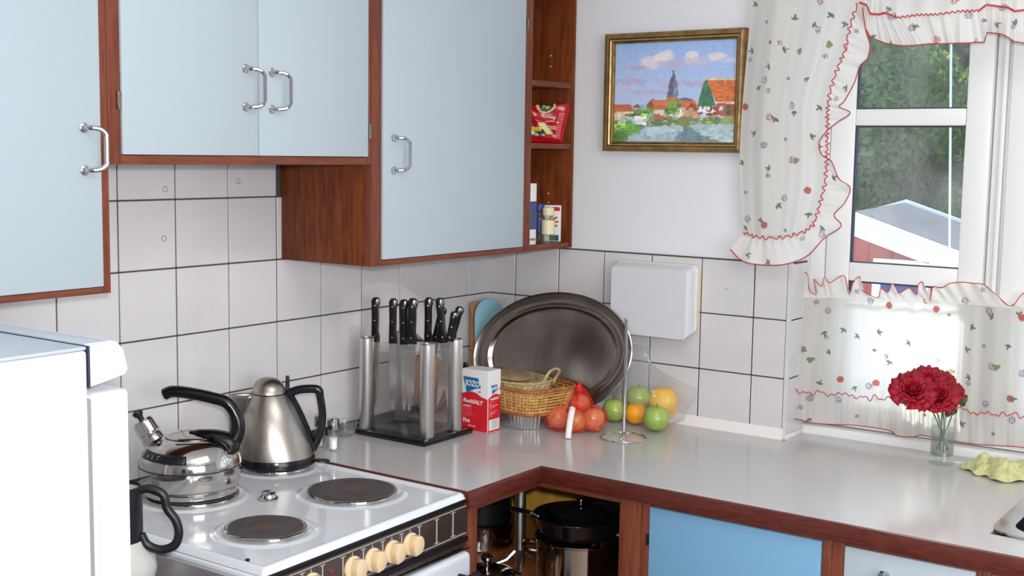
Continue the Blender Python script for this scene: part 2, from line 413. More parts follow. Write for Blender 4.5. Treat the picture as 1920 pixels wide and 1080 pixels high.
# bottom trims
struct(box('trim_1', 'black', (-.895, -.012, .9), (-.012, -.0032, .921), bev=.001))
cq = MB(); cq.box((-.003, NY0-.0125, .9), (.1078, NY0-.009, .913), .001); cq.prism([(-.012, .9), (-.003, .9), (-.003, .928), (-.0055, .928)], NY0-.002, -.012, 'y')
struct(cq.build('trim_2', 'caulk'))

# ---------------------------------------------------------------- window
w1 = bpy.data.objects.new('window_1', None); COL.objects.link(w1); w1.location = (.135, NY0, .93); w1['kind'] = 'structure'
WX0, WX1 = .135, .215
ZB = .925
def wbox(name, m, a, b, par=w1, bev=.003): return box(name, m, a, b, par, bev)
box('outer_frame', 'frame', (WX0, -.979, ZB), (WX1, NY0, NZ1), w1, .003)
box('outer_frame', 'frame', (WX0, NY1, ZB), (WX1, NY1+.041, NZ1), w1, .003)
box('outer_frame', 'frame', (WX0+.002, NY1+.041, NZ1-.04), (WX1, -.979, NZ1), w1, .003)
box('outer_frame', 'frame', (WX0+.002, NY1+.041, ZB), (WX1, -.979, ZB+.04), w1, .003)
box('outer_frame', 'frame', (WX0+.0235, -.993, ZB+.04), (WX1, -.979, NZ1-.04), w1, .002)
def sash(ya, yb, n):
    # ya > yb: one casement of two upper panes and a lower pane, seen edges as in the photograph
    L = ya-.066; Rr = yb+.062
    x0, x1 = WX0-.006, WX0+.022
    box('sash_stile', 'frame', (x0, L, ZB+.045), (x1, ya-.003, NZ1-.045), w1, .004)
    box('sash_stile', 'frame', (x0, yb+.003, ZB+.045), (x1, Rr, NZ1-.045), w1, .004)
    for z0, z1 in ((1.306, 1.354), (1.699, 1.741), (NZ1-.1, NZ1-.045), (ZB+.045, ZB+.085)):
        box('sash_rail', 'frame', (x0+.001, Rr, z0), (x1, L, z1), w1, .004)
    for z0, z1 in ((ZB+.085, 1.306), (1.354, 1.699), (1.741, NZ1-.1)):
        g = MB(); t = .0035
        for a, b in (((x0+.004, L-t, z0), (x0+.02, L, z1)), ((x0+.004, Rr, z1-t), (x0+.02, L-t, z1)), ((x0+.004, Rr, z0), (x0+.02, L-t, z0+t*.7))): g.box(a, b)
        g.build('gasket', 'gasket', w1, world=True)
        box('pane', 'pane', (x0+.021, Rr, z0), (x0+.024, L, z1), w1)
edges = [-.979, -1.378, -1.412, -1.80, -1.834, -2.24, -2.274, -2.679]
for k in range(4): sash(edges[2*k], edges[2*k+1], k)
for k in range(1, 4):
    box('mullion', 'frame', (WX0+.012, edges[2*k], ZB+.04), (WX0+.024, edges[2*k-1], NZ1-.04), w1, .001)
    box('mullion', 'frame', (WX0+.0235, edges[2*k]-.014, ZB+.04), (WX1, edges[2*k-1]+.014, NZ1-.04), w1, .002)
    box('cover_strip', 'frame', (WX0-.004, edges[2*k]+.006, ZB+.04), (WX0+.013, edges[2*k]+.016, NZ1-.04), w1, .002)
# sill board in the niche
sb = MB(); sb.box((.1078, NY1, .892), (.26, NY0-.0002, .922), .006, 3); struct(sb.build('trim_3', 'frame'))

# ---------------------------------------------------------------- outdoors
struct(box('shading_eave', 'shedwhite', (.33, -4.2, 2.46), (.80, 1.6, 2.56)))      # unseen eave, added to keep the sun off the upper panes
struct(box('ground', 'patio', (.33, -14, -1.65), (22, 16, -1.6)))
# the shed: gable towards the house, ridge running away
shed = thing('garden_shed', 'red wooden shed with grey felt roof and white bargeboards beyond the window', 'shed', (5.6, .2, -1.6))
na = at_x(1603, 396, 5.0); ZR = na.z; ca = at_x(1800, 470, 5.0); sl = (ZR-ca.z)/(na.y-ca.y)
fa = at_z(1697, 380, ZR)
x0s, x1s = 5.0, fa.x; yr = (na.y+.0); HW = 1.5
def roofpt(x, dy): return (x, yr+(fa.y-na.y)*(x-x0s)/(x1s-x0s)+dy, ZR-sl*abs(dy))
rf = MB()
for sgn in (1, -1):
    vs = []
    for x in (x0s, x1s):
        for dy in (0, sgn*HW):
            p = roofpt(x, dy); vs += [p, (p[0], p[1], p[2]-.03)]
    rf.add(vs, [(0, 2, 6, 4), (1, 3, 7, 5), (0, 1, 3, 2), (4, 5, 7, 6), (2, 3, 7, 6), (0, 1, 5, 4)])
rf.build('roof', 'shedroof', shed, world=True, smooth=False)
for x, dd, hh in ((x0s-.03, .16, -.005), (x1s, .03, .025)):
    for sgn in (1, -1):
        a = roofpt(x, 0); b = roofpt(x, sgn*HW); t = .03
        vs = [(x, a[1], a[2]+hh), (x, b[1], b[2]+hh), (x, b[1], b[2]-dd), (x, a[1], a[2]-dd)]
        vs += [(x+t, p[1], p[2]) for p in vs]
        MB().add(vs, [(0, 1, 2, 3), (4, 5, 6, 7), (0, 1, 5, 4), (1, 2, 6, 5), (2, 3, 7, 6), (3, 0, 4, 7)]).build('bargeboard', 'shedwhite', shed, world=True, smooth=False)
ww = MB(); hw = HW-.12
a = (x0s+.04, yr, ZR-.05)
ww.add([(a[0], yr, ZR-.06), (a[0], yr+hw, ZR-.06-sl*hw), (a[0], yr+hw, -1.6), (a[0], yr-hw, -1.6), (a[0], yr-hw, ZR-.06-sl*hw)]+[(x1s-.1, yr+(fa.y-na.y), ZR-.06), (x1s-.1, yr+hw+(fa.y-na.y), ZR-.06-sl*hw), (x1s-.1, yr+hw+(fa.y-na.y), -1.6), (x1s-.1, yr-hw+(fa.y-na.y), -1.6), (x1s-.1, yr-hw+(fa.y-na.y), ZR-.06-sl*hw)],
       [(0, 1, 2, 3, 4), (5, 6, 7, 8, 9), (1, 2, 7, 6), (3, 4, 9, 8), (2, 3, 8, 7), (0, 1, 6, 5), (0, 4, 9, 5)])
ww.build('wall', 'shedred', shed, world=True, smooth=False)
bb = MB()
for k in range(18): y = yr-hw+.02+k*.158; bb.box((x0s+.02, y, -1.6), (x0s+.04, y+.154, ZR-.1-sl*abs(y+.07-yr)))
bb.build('cladding_board', 'shedred', shed, world=True)
p = at_x(1640, 484, 5.0); q = at_x(1745, 492, 5.0)
wf = box('window_frame', 'shedwhite', (4.97, q.y, p.z-.5), (5.02, p.y, p.z), shed)
box('window_glass', 'navy', (4.96, q.y+.06, p.z-.44), (4.972, p.y-.06, p.z-.06), wf)
# trees behind it
rng = np.random.default_rng(3)
def tree(label, cx, cy, cz, rx, ry, rz, n, leaf=.05):
    t = thing('garden_tree', label, 'tree', (cx, cy, -1.6), group=None)
    MB().tube([(cx, cy, -1.6), (cx+.1, cy, 0), (cx, cy+.1, cz)], [.2, .15, .06], 10).build('trunk', 'brick', t, world=True)
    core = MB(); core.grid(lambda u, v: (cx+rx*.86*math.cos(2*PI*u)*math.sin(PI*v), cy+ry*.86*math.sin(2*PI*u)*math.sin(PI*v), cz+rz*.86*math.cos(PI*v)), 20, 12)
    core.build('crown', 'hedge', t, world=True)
    d = rng.normal(size=(n, 3)); d[:, 0] = -abs(d[:, 0]); d /= np.linalg.norm(d, axis=1)[:, None]
    rr = rng.uniform(.82, 1.06, n)+.08*np.sin(d[:, 1]*9)*np.cos(d[:, 2]*11)
    P = np.array([cx, cy, cz])+d*rr[:, None]*np.array([rx, ry, rz])
    nrm = d+rng.normal(size=(n, 3))*.45; nrm /= np.linalg.norm(nrm, axis=1)[:, None]
    a = np.cross(nrm, rng.normal(size=(n, 3))); a /= np.linalg.norm(a, axis=1)[:, None]; b = np.cross(nrm, a)
    s_ = rng.uniform(.6, 1.3, n)[:, None]*leaf
    V = np.stack([P+a*s_, P+b*s_*.5, P-a*s_, P-b*s_*.5], 1).reshape(-1, 3)
    me = bpy.data.meshes.new('foliage'); me.from_pydata((V-np.array([cx, cy, -1.6])).tolist(), [], [(4*i, 4*i+1, 4*i+2, 4*i+3) for i in range(n)])
    me.materials.append(M['leafout']); o = bpy.data.objects.new('foliage', me); COL.objects.link(o); o.parent = t; o['kind'] = 'stuff'
tree('broad green tree beyond the shed seen left in the window', 11.0, 4.6, 1.2, 2.2, 3.0, 3.4, 80000)
tree('dark green bushy tree beyond the shed seen at the right of the window', 11.0, -1.3, .9, 2.2, 2.9, 3.6, 80000)
tree('tall green tree rising behind the other two beyond the window', 15.8, 1.6, 3.2, 2.4, 8.0, 4.6, 60000, .09)
# neighbour's brick wall and white boards glimpsed above the cafe curtain
nb = thing('garden_wall', 'low red brick garden wall with pale posts below the window', 'wall', (3.0, 0, -1.6))
for k in range(14):
    y = 1.6-k*.42; box('brick_bay', 'brick' if k % 3 else 'shedwhite', (3.6, y-.4, -1.6), (3.8, y, .35 if k % 3 else .42), nb)
cordo = MB().tube([at_x(1784, 0, .55)+Vector((0, 0, .5)), at_x(1784, 0, .55), at_x(1782, 250, .55), at_x(1780, 500, .55), at_x(1779, 640, .55)], .0032, 8).build('hanging_cord', 'cyan')
tag(cordo, 'thin pale cord hanging straight down outside the window', 'cord')

# ================================================================ kitchen cabinets
YF = -.29          # front of the wall cabinets
def handle(parent, x, y, z0, z1, side=1):
    # D-shaped bar handle on a door facing -y, bowed sideways and outwards
    o = .011; pts = [(x, y, z0)]
    path = [(0, 0, 0), (.004, -.012, 0), (.018, -.022, .002), (.027, -.026, .010), (.028, -.026, .02)]
    h = z1-z0
    L = [(x+side*a, y+b, z0+c) for a, b, c in path]+[(x+side*a, y+b, z1-c) for a, b, c in path[::-1]]
    mb = MB().tube([tuple(p) for p in crom(L, 34)], .0042, 10)
    for z in (z0, z1): mb.lathe([(.009, 0), (.009, .003), (.005, .005)], n=20, mtx=Matrix.Translation((x, y, z)) @ Matrix.Rotation(R(90), 4, 'X'))
    return mb.build('handle', 'chrome', parent, world=True)
def hinge(parent, x, z):
    MB().box((x-.004, YF-.006, z-.016), (x+.004, YF, z+.016), .001).build('hinge', 'brass', parent, world=True)
TOP = 2.3
def carcass(th, x0, x1, z0, st_l, st_r, bot, back=-.002, mw='wood'):
    t = .018
    box('side_panel', 'woodp', (x0, YF+.018, z0), (x0+t, back-.002, TOP), th, .001)
    box('side_panel', 'woodp', (x1-t, YF+.018, z0), (x1, back-.002, TOP), th, .001)
    box('bottom_panel', 'woodh', (x0+t, YF+.018, z0), (x1-t, back-.002, z0+t), th)
    box('stile', 'wood', (x0, YF, z0), (x0+st_l, YF+.018, TOP), th, .001)
    box('stile', 'wood', (x1-st_r, YF, z0), (x1, YF+.018, TOP), th, .001)
    box('rail', 'woodh', (x0+st_l, YF, z0), (x1-st_r, YF+.018, z0+bot), th, .001)
def door(th, x0, x1, z0, z1=TOP, m='door'):
    return box('door', m, (x0, YF-.004, z0), (x1, YF+.013, z1), th, .0015)
c1 = thing('wall_cabinet', 'tall pale blue wall cabinet at far left, above the white fridge', 'cabinet', (-1.9, -.15, 1.356))
carcass(c1, -2.25, -1.5445, 1.356, .02, .016, .012)
d = door(c1, -2.228, -1.562, 1.369); handle(d, -1.598, YF-.004, 1.576, 1.65)
c2 = thing('wall_cabinet', 'short double-door pale blue wall cabinet above the stove', 'cabinet', (-1.2, -.15, 1.586))
carcass(c2, -1.5435, -.8475, 1.586, .027, .013, .017)
d = door(c2, -1.516, -1.189, 1.604); handle(d, -1.2235, YF-.004, 1.7, 1.775); hinge(c2, -1.522, 1.70)
d = door(c2, -1.187, -.861, 1.604); handle(d, -1.153, YF-.004, 1.698, 1.772); hinge(c2, -.856, 1.66)
c3 = thing('wall_cabinet', 'tall single-door pale blue wall cabinet beside the open corner shelf', 'cabinet', (-.55, -.15, 1.356))
carcass(c3, -.8465, -.2365, 1.356, .034, .014, .013)
d = door(c3, -.811, -.2515, 1.3705); handle(d, -.776, YF-.004, 1.574, 1.648); hinge(c3, -.2445, 1.95)
c4 = thing('open_shelf_unit', 'narrow open teak shelf unit in the corner beside the white wall', 'shelf', (-.12, -.15, 1.356))
t = .018
x0, x1 = -.2355, -.0035
box('side_panel', 'wood', (x0, YF, 1.356), (x0+.022, -.004, TOP), c4, .001)
box('side_panel', 'woodp', (x1-.011, YF, 1.356), (x1, -.004, TOP), c4, .001)
box('back_panel', 'woodp', (x0+.022, -.010, 1.356), (x1-.011, -.004, TOP), c4)
for z in (1.356, 1.6305, 1.797, 2.05): box('shelf_board', 'woodh', (x0+.022, YF+.002, z), (x1-.011, -.010, z+.0145), c4, .001)
for z in (1.48, 1.505, 1.70, 1.86, 1.89): MB().lathe([(.0025, 0), (.002, .0012), (0.0001, .0015)], n=8, mtx=Matrix.Translation((x1-.0108, -.215, z)) @ Matrix.Rotation(R(-90), 4, 'Y')).build('shelf_pin', 'cream', c4, world=True)

# ---------------------------------------------------------------- base cabinets and worktop
XB, YA = -.60, -.59      # front planes of the base cabinets
YE, XE = -.612, -.6175
wt = thing('worktop', 'grey laminate L-shaped worktop with dark wood edge', 'worktop', (-.3, -.6, .87))
top = [(-.8925, -.004), (-.8925, YE+.012), (XE+.012, YE+.012), (XE+.012, -1.545), (-.16, -1.545), (-.16, -2.0), (XE+.012, -2.0), (XE+.012, -2.72), (-.004, -2.72), (-.004, NY0-.008), (-.004, -.004)]
tb = MB(); tb.prism([(-.886, -.013), (-.886, YE+.009), (XE+.009, YE+.009), (XE+.009, -1.575), (-.14, -1.575), (-.14, -.95), (.1075, -.95), (.1075, NY0-.010), (-.0125, NY0-.010), (-.0125, -.013)], .872, .9, 'z')
tb.prism([(-.14, -1.575), (-.14, -2.1), (.1075, -2.1), (.1075, -.95), (-.14, -.95)], .8721, .8999, 'z')
tb.prism([(XE+.009, -2.1), (XE+.009, -2.72), (.1075, -2.72), (.1075, -2.1)], .8721, .9, 'z')
tb.prism([(XE+.009, -1.575), (XE+.009, -2.1), (-.5, -2.1), (-.5, -1.575)], .8721, .9, 'z')
tb.build('laminate_top', 'counter', wt, world=True, smooth=False)
em = MB()
em.box((-.8915, YE, .862), (XE-.0, YE+.012, .8995), .003, 2)
em.box((XE, -2.72, .862), (XE+.012, YE+.012, .8995), .003, 2)
em.box((-.8915, YE+.012, .862), (-.8865, -.013, .8995), .0015, 1)
em.build('edge_strip', 'edge', wt, world=True)

cc = thing('corner_base_cabinet', 'open teak corner base cabinet under the worktop, right of the stove', 'cabinet', (-.5, -.5, 0))
box('side_panel', 'wood', (-.884, YA, .10), (-.866, -.02, .8615), cc, .001)
box('post', 'wood', (-.872, YA-.004, .10), (-.838, YA+.016, .8615), cc, .004)
box('post', 'wood', (XB-.004, -.866, .10), (XB+.016, -.812, .8615), cc, .002)
box('rail', 'woodh', (-.838, YA+.002, .846), (-.598, YA+.02, .8615), cc)
box('rail', 'woodh', (XB+.002, -.812, .846), (XB+.02, -.59, .8615), cc)
box('back_panel', 'inner', (-.866, -.028, .10), (-.02, -.02, .86), cc)
box('back_panel', 'inner', (-.045, -.372, .10), (-.035, -.028, .86), cc)
box('divider', 'wood', (-.05, -.41, .10), (-.03, -.373, .86), cc)
box('back_panel', 'doorD', (-.045, -.86, .10), (-.035, -.411, .86), cc)
box('side_panel', 'wood', (XB+.016, -.866, .10), (-.03, -.850, .8615), cc)
sh = [(-.862, -.03), (-.862, YA+.03), (-.598, YA+.03), (XB+.03, -.62), (XB+.03, -.846), (-.052, -.846), (-.052, -.03)]
MB().prism(sh, .555, .57, 'z').build('shelf_board', 'shelfw', cc, world=True, smooth=False)
MB().prism(sh, .10, .118, 'z').build('bottom_board', 'woodp', cc, world=True, smooth=False)
box('plinth', 'black', (-.88, YA+.05, 0), (XB+.05, YA+.07, .10), cc); box('plinth', 'black', (XB+.05, -.866, 0), (XB+.07, YA+.07, .10), cc)
pole = MB(); pole.lathe([(.0145, 0), (.0145, .2905)], (-.425, -.42, .571), 24); pole = pole.build('corner_cabinet_pole', 'brushv')
tag(pole, 'upright chrome pole standing inside the open corner cabinet', 'pole')
fm = MB()
for a in (-150, -35, 60, 140):
    c_, s_ = math.cos(R(a)), math.sin(R(a))
    fm.tube([(-.425+.012*c_, -.42+.012*s_, .612), (-.425+.035*c_, -.42+.035*s_, .590), (-.425+.075*c_, -.42+.075*s_, .577)], [.008, .006, .004], 8)
fo = fm.build('foot', 'brushv', pole)

b1 = thing('base_cabinet', 'base cabinet with darker blue door, in the run below the worktop', 'cabinet', (-.3, -1.1, 0))
box('stile', 'wood', (XB, -.886, .10), (XB+.018, -.8665, .8615), b1, .001)
box('stile', 'wood', (XB, -1.3, .10), (XB+.018, -1.2805, .8615), b1, .001)
box('rail', 'woodh', (XB, -1.2805, .853), (XB+.018, -.886, .8615), b1, .001)
dd = box('door', 'doorD', (XB-.003, -1.279, .14), (XB+.014, -.8875, .852), b1, .0015)
box('hinge', 'darkmetal', (XB-.005, -.8868, .765), (XB, -.8815, .79), b1, .001)
box('rail', 'woodh', (XB, -1.2805, .10), (XB+.018, -.886, .139), b1, .001)
box('side_panel', 'woodp', (XB+.018, -.884, .10), (-.03, -.868, .8615), b1); box('side_panel', 'woodp', (XB+.018, -1.3, .10), (-.03, -1.284, .8615), b1)
b2 = thing('base_cabinet', 'base cabinet with pale blue drawer and round metal knob near the sink', 'cabinet', (-.3, -1.45, 0))
box('stile', 'wood', (XB, -1.3265, .10), (XB+.018, -1.3005, .8615), b2, .001)
box('stile', 'wood', (XB, -1.589, .10), (XB+.018, -1.58, .8615), b2, .001)
box('rail', 'woodh', (XB, -1.58, .853), (XB+.018, -1.3265, .8615), b2, .001)
dr = box('drawer', 'door', (XB-.003, -1.579, .70), (XB+.014, -1.3275, .852), b2, .0015)
kb = MB().lathe([(.006, 0), (.006, .012), (.011, .016), (.0125, .021), (.010, .025), (.0005, .026)], n=24, mtx=Matrix.Translation((XB-.003, -1.414, .8125)) @ Matrix.Rotation(R(-90), 4, 'Y')).build('knob', 'chrome', dr, world=True)
box('drawer', 'door', (XB-.003, -1.579, .14), (XB+.014, -1.3275, .695), b2, .0015)
box('side_panel', 'woodp', (XB+.018, -1.589, .10), (-.03, -1.575, .8615), b2)
b3 = thing('base_cabinet', 'base cabinet with a pale blue front at the right edge, below the sink', 'cabinet', (-.3, -1.9, 0))
box('stile', 'wood', (XB, -1.606, .10), (XB+.018, -1.5895, .8615), b3, .001)
box('rail', 'woodh', (XB, -2.2, .853), (XB+.018, -1.606, .8615), b3, .001)
box('door', 'door', (XB-.003, -2.18, .14), (XB+.014, -1.607, .852), b3, .0015)
box('stile', 'wood', (XB, -2.2, .10), (XB+.018, -2.181, .8525), b3, .001)
# sink
sk = thing('sink', 'steel sink basin with rounded rim set in the worktop at the right edge', 'sink', (-.32, -1.85, .9))
rim = rrect(-.50, -.14, -2.09, -1.57, .06); hole = rrect(-.47, -.17, -2.06, -1.605, .05); n = len(rim)
vs = [(x, y, .9005) for x, y in rim]+[(x, y, .905) for x, y in rim]+[(x, y, .905) for x, y in hole]+[(x, y, .75) for x, y in hole]
fs = []
for k in range(3): fs += [(k*n+i, k*n+(i+1) % n, (k+1)*n+(i+1) % n, (k+1)*n+i) for i in range(n)]
MB().add(vs[:3*n], fs[:2*n]).build('rim', 'steel', sk, world=True)
MB().add(vs[2*n:], [(i, (i+1) % n, n+(i+1) % n, n+i) for i in range(n)]+[tuple(range(n, 2*n))]).build('basin', 'sinkd', sk, world=True)

# left-hand dark worktop beside the stove
lw = thing('side_worktop', 'dark grey worktop left of the stove, mostly hidden by the fridge', 'worktop', (-1.75, -.3, 0))
M['darktop'] = mat('dark_grey_laminate', (92, 86, 86), .3, noise=.2, nscale=120)
box('top', 'darktop', (-2.0, -.64, .86), (-1.526, -.0, .885), lw, .003)
box('cabinet_body', 'door', (-1.99, -.59, .0), (-1.535, -.02, .86), lw)

# ---------------------------------------------------------------- fridge
ZF = 1.4
fr = thing('fridge', 'white fridge with a grey top, close to the camera at the left', 'fridge', (-2.35, -.72, 0))
XR, yN, XBd = -2.060, -1.008, -2.110
box('body', 'fridge', (XBd-.56, yN, .05), (XBd, yN+.60, ZF-.004), fr, .004)
box('top_plate', 'fridget', (XBd-.56, yN+.002, ZF-.004), (XBd+.0, yN+.598, ZF), fr, .001)
MB().prism([(XBd+.0035, ZF-.046), (XBd+.0035, ZF-.001), (XR-.010, ZF+.001), (XR-.002, ZF-.008), (XR+.004, ZF-.032), (XR-.001, ZF-.038)], yN, yN+.60, 'y', bev=.003).build('front_cap', 'fridge', fr, world=True)
box('seam', 'gasket', (XBd+.0008, yN-.0002, ZF-.046), (XBd+.0030, yN+.58, ZF+.0004), fr)  # dark strip standing in for the shade in the body-to-cap gap
box('cap_top', 'fridget', (XBd+.004, yN+.01, ZF-.002), (XR-.014, yN+.59, ZF+.0018), fr, .0005)
dj = box('door', 'fridge', (XBd+.006, yN+.002, .08), (XR+.006, yN+.598, ZF-.054), fr, .006)
box('door_band', 'fridge', (XBd+.012, yN-.0015, .1), (XBd+.028, yN+.004, ZF-.066), dj, .001)
box('seal', 'greyp', (XBd+.0005, yN+.004, .08), (XBd+.006, yN+.59, ZF-.06), dj)
for x in (XBd-.5, XBd-.05):
    for y in (yN+.06, yN+.5): MB().lathe([(.02, 0), (.02, .05)], (x, y, 0), 16).build('foot', 'black', fr, world=True)

# ---------------------------------------------------------------- stove
stv = thing('electric_stove', 'white enamel electric stove with four hotplates and cream knobs', 'stove', (-1.2, -.3, 0))
SXR, SXL, SYF, SYB = -.897, -1.497, -.606, -.03
def warp(mb):
    mb.v = [(x, y-.022*((SXR-x)/.6)*(abs(y)/.6), z) for x, y, z in mb.v]; return mb
def sbuild(mb, name, m, par=stv, **k): return warp(mb).build(name, m, par, world=True, **k)
sbuild(MB().box((SXL+.004, SYF+.03, .03), (SXR-.004, SYB, .872), .002), 'body', 'enamel')
# enamel top with a rolled rim and dished rings
plates = [(-1.333, -.448, .0725, 'small'), (-1.040, -.408, .09, 'large'), (-1.262, -.162, .09, 'large'), (-.986, -.128, .0725, 'small')]
def topz(x, y):
    e = min(x-SXL, SXR-x, y-SYF, SYB-y)
    z = .8945
    if e < .02: z = .8945+.0055*math.sin(min(1, e/.008)*PI/2)*(1 if e < .012 else max(0, 1-(e-.012)/.008)) - (.008*(1-min(1, e/.005)))
    for px_, py_, r, _ in plates:
        d = math.hypot(x-px_, y-py_); k = (d-(r+.018))/.012
        if abs(k) < 1: z += .003*(.5+.5*math.cos(PI*k))
    return z
tm = MB()
NU, NV = 150, 144
tm.grid(lambda u, v: (SXL+u*(SXR-SXL), SYF+v*(SYB-SYF), topz(SXL+u*(SXR-SXL), SYF+v*(SYB-SYF))), NU, NV)
sk_ = [(SXL, SYF), (SXR, SYF), (SXR, SYB), (SXL, SYB)]
for i in range(4):
    a, b = sk_[i], sk_[(i+1) % 4]
    tm.add([(a[0], a[1], .8865), (b[0], b[1], .8865), (b[0], b[1], .8868), (a[0], a[1], .8868)], [(0, 1, 2, 3)])
sbuild(tm, 'enamel_top', 'enamel', ang=50)
sbuild(MB().box((SXL-.006, SYF+.01, .875), (SXL+.018, SYB-.01, .885), .002), 'side_strip', 'enamel')
sc = MB().lathe([(.004, 0), (.004, .003), (.001, .004)], (SXL+.022, -.545, .8965), 12); sbuild(sc, 'screw', 'darkmetal')
for px_, py_, r, kd in plates:
    pm = MB().lathe([(r+.006, -.002), (r+.007, .004), (r+.006, .0075), (r+.002, .0085), (r-.001, .0085)], (px_, py_, .895), 64, caps=False)
    ring = sbuild(pm, 'plate_ring', 'steel')
    pl = MB().lathe([(r-.0005, .0), (r-.001, .0095), (r-.004, .0105), (r*.6, .0105), (r*.6-.0015, .0098), (r*.42, .0098), (r*.42-.001, .0105), (.022, .0105)], (px_, py_, .895), 64)
    hp = sbuild(pl, 'hotplate', 'iron')
    sbuild(MB().lathe([(.02, .0), (.019, .0008)], (px_, py_, .9056), 32), 'centre_spot', 'ironc', hp)
kc = at_z(500, 934, .897)
sbuild(MB().lathe([(.019, .0), (.021, .004), (.017, .006), (.014, .012), (.016, .015), (.012, .017), (.0005, .0175)], (kc.x, kc.y, .895), 32), 'vent_cap', 'steel')
# front: control fascia
yF = SYF+.002
sbuild(MB().box((SXL, yF-.003, .8765), (SXR, yF+.006, .8868), .003), 'trim_strip', 'darkmetal')
fz = box('control_panel', 'panel', (0, 0, 0), (.001, .001, .001)); bpy.data.objects.remove(fz)
cp = sbuild(MB().box((SXL, yF-.006, .8065), (SXR, yF+.02, .8765), .0015), 'control_panel', 'panel')
def sline(x0, x1, z0, z1): lm.box((x0, yF-.0072, z0), (x1, yF-.006, z1))
lm = MB()
sline(SXL+.01, SXR-.006, .8725, .8737); sline(SXL+.01, SXR-.006, .8135, .8147)
kx = [at_y(px, 1016, -.622).x for px in (772, 736, 698, 659, 578, 536)]
xd = [at_y(px, 985, -.616).x for px in (852, 820, 786, 751, 714, 676, 636, 596, 556, 516)]
for x in xd:
    sline(x-.001, x+.001, .819, .868)
    for z in (.868, .818): sline(x-.007, x+.007, z, z+.0012)
for x in kx: sline(x-.0006, x+.0006, .864, .870)
warp(lm).build('printed_line', 'line', cp, world=True)
for x in kx:
    k = MB().lathe([(.0228, 0), (.0228, .004), (.0215, .006), (.0205, .0065)], n=40)
    k.prism([(.0205*math.cos(t), .0205*math.sin(t)) for t in [R(-62+a*12.4) for a in range(11)]]+[(-.006, .0205), (-.012, .006), (-.012, -.006), (-.006, -.0205)], .0062, .0225, 'z', bev=.002)
    k.v = [(x+a, yF-.006-c, .8405+b) for a, b, c in k.v]
    kn = sbuild(k, 'knob', 'cream', cp)
    mk = MB()
    for a in range(-140, 150, 25): mk.box((x+.0185*math.sin(R(a))-.0005, yF-.0100, .8405+.0185*math.cos(R(a))-.0012), (x+.0185*math.sin(R(a))+.0005, yF-.0088, .8405+.0185*math.cos(R(a))+.0012))
    sbuild(mk, 'dial_marks', 'greyp', kn)
sbuild(MB().lathe([(.005, 0), (.004, .002), (.0005, .0035)], n=16, mtx=Matrix.Translation((-1.330, yF-.006, .850)) @ Matrix.Rotation(R(90), 4, 'X')), 'indicator_lamp', 'red', cp)
sbuild(MB().box((SXL, yF-.010, .796), (SXR, yF+.01, .806), .002), 'trim_strip', 'darkmetal')
sbuild(MB().box((SXL, yF-.004, .784), (SXR, yF+.01, .795), .002), 'trim_strip', 'panel')
sbuild(MB().box((SXL, yF-.012, .779), (SXR+.004, yF+.01, .783), .0015), 'trim_strip', 'steel')
odr = sbuild(MB().box((SXL+.003, yF-.022, .20), (SXR-.003, yF+.028, .777), .012, 4), 'oven_door', 'enamel')
sbuild(MB().box((SXL+.05, yF-.0235, .34), (SXR-.05, yF-.021, .68), .001), 'oven_glass', 'panel', odr)
hb = MB().tube([(SXL+.05, yF-.05, .735), (SXR-.02, yF-.05, .735)], .009, 12)
for x in (SXL+.08, SXR-.05): hb.tube([(x, yF-.022, .735), (x, yF-.05, .735)], .006, 8)
sbuild(hb, 'handle', 'darkmetal', odr)
sbuild(MB().box((SXL+.003, yF-.004, .03), (SXR-.003, yF+.028, .195), .004), 'lower_drawer', 'enamel')

# ================================================================ things on the stove
# local frames: x = picture right, y = away from the camera
ZH = .9062
def lp(x, y): return Vector((x, y, 0))
k1 = thing('whistling_kettle', 'round polished steel whistling kettle with black arched handle, back left hotplate', 'kettle', (-1.262, -.162, ZH), VR)
prof = [(.001, 0), (.090, 0), (.096, .003), (.097, .012), (.094, .014), (.098, .018), (.1015, .024), (.104, .05), (.1035, .068), (.098, .086), (.084, .104), (.066, .114), (.052, .118), (.050, .1175)]
MB().lathe(prof, n=64, caps=True).build('body', 'steel', k1)
MB().lathe([(.050, .1165), (.052, .1192), (.048, .1212), (.03, .125), (.012, .127), (.0005, .1272)], n=48).build('lid', 'steel', k1)
MB().lathe([(.1043, .0585), (.1047, .0595), (.1043, .0605)], n=64, caps=False).build('seam', 'darkmetal', k1)
hp = crom([(.083, -.004, .098), (.098, 0, .125), (.097, 0, .158), (.078, 0, .187), (.046, 0, .198), (.0, 0, .207), (-.035, 0, .210), (-.052, 0, .204)], 40)
MB().tube([tuple(p) for p in hp], [ .020-.0075*min(1, i/14) for i in range(40)], 12, sx=1.15).build('handle', 'blackg', k1)
hb_ = MB().tube([tuple(p) for p in crom([(.002, -.012, .128), (.03, -.014, .127), (.06, -.012, .121), (.083, -.008, .108), (.092, -.004, .088)], 20)], [.002, .003, .004, .006, .007, .008, .009, .010, .011, .012, .013, .014, .015, .016, .017, .018, .019, .019, .018, .015], 12, sx=1.5).build('handle_mount', 'blackg', k1)
ax = Vector((-.52, 0, .85)).normalized(); q = Vector((0, 0, 1)).rotation_difference(ax).to_matrix().to_4x4()
sm_ = MB().lathe([(.024, -.02), (.0215, .012), (.0195, .016)], n=32, mtx=Matrix.Translation((-.074, 0, .105)) @ q).build('spout', 'steel', k1)
MB().lathe([(.0215, 0), (.0225, .003), (.0215, .006), (.0215, .026), (.019, .032), (.009, .034)], n=32, mtx=Matrix.Translation((-.083, 0, .121)) @ q).build('whistle_cap', 'chrome', k1)
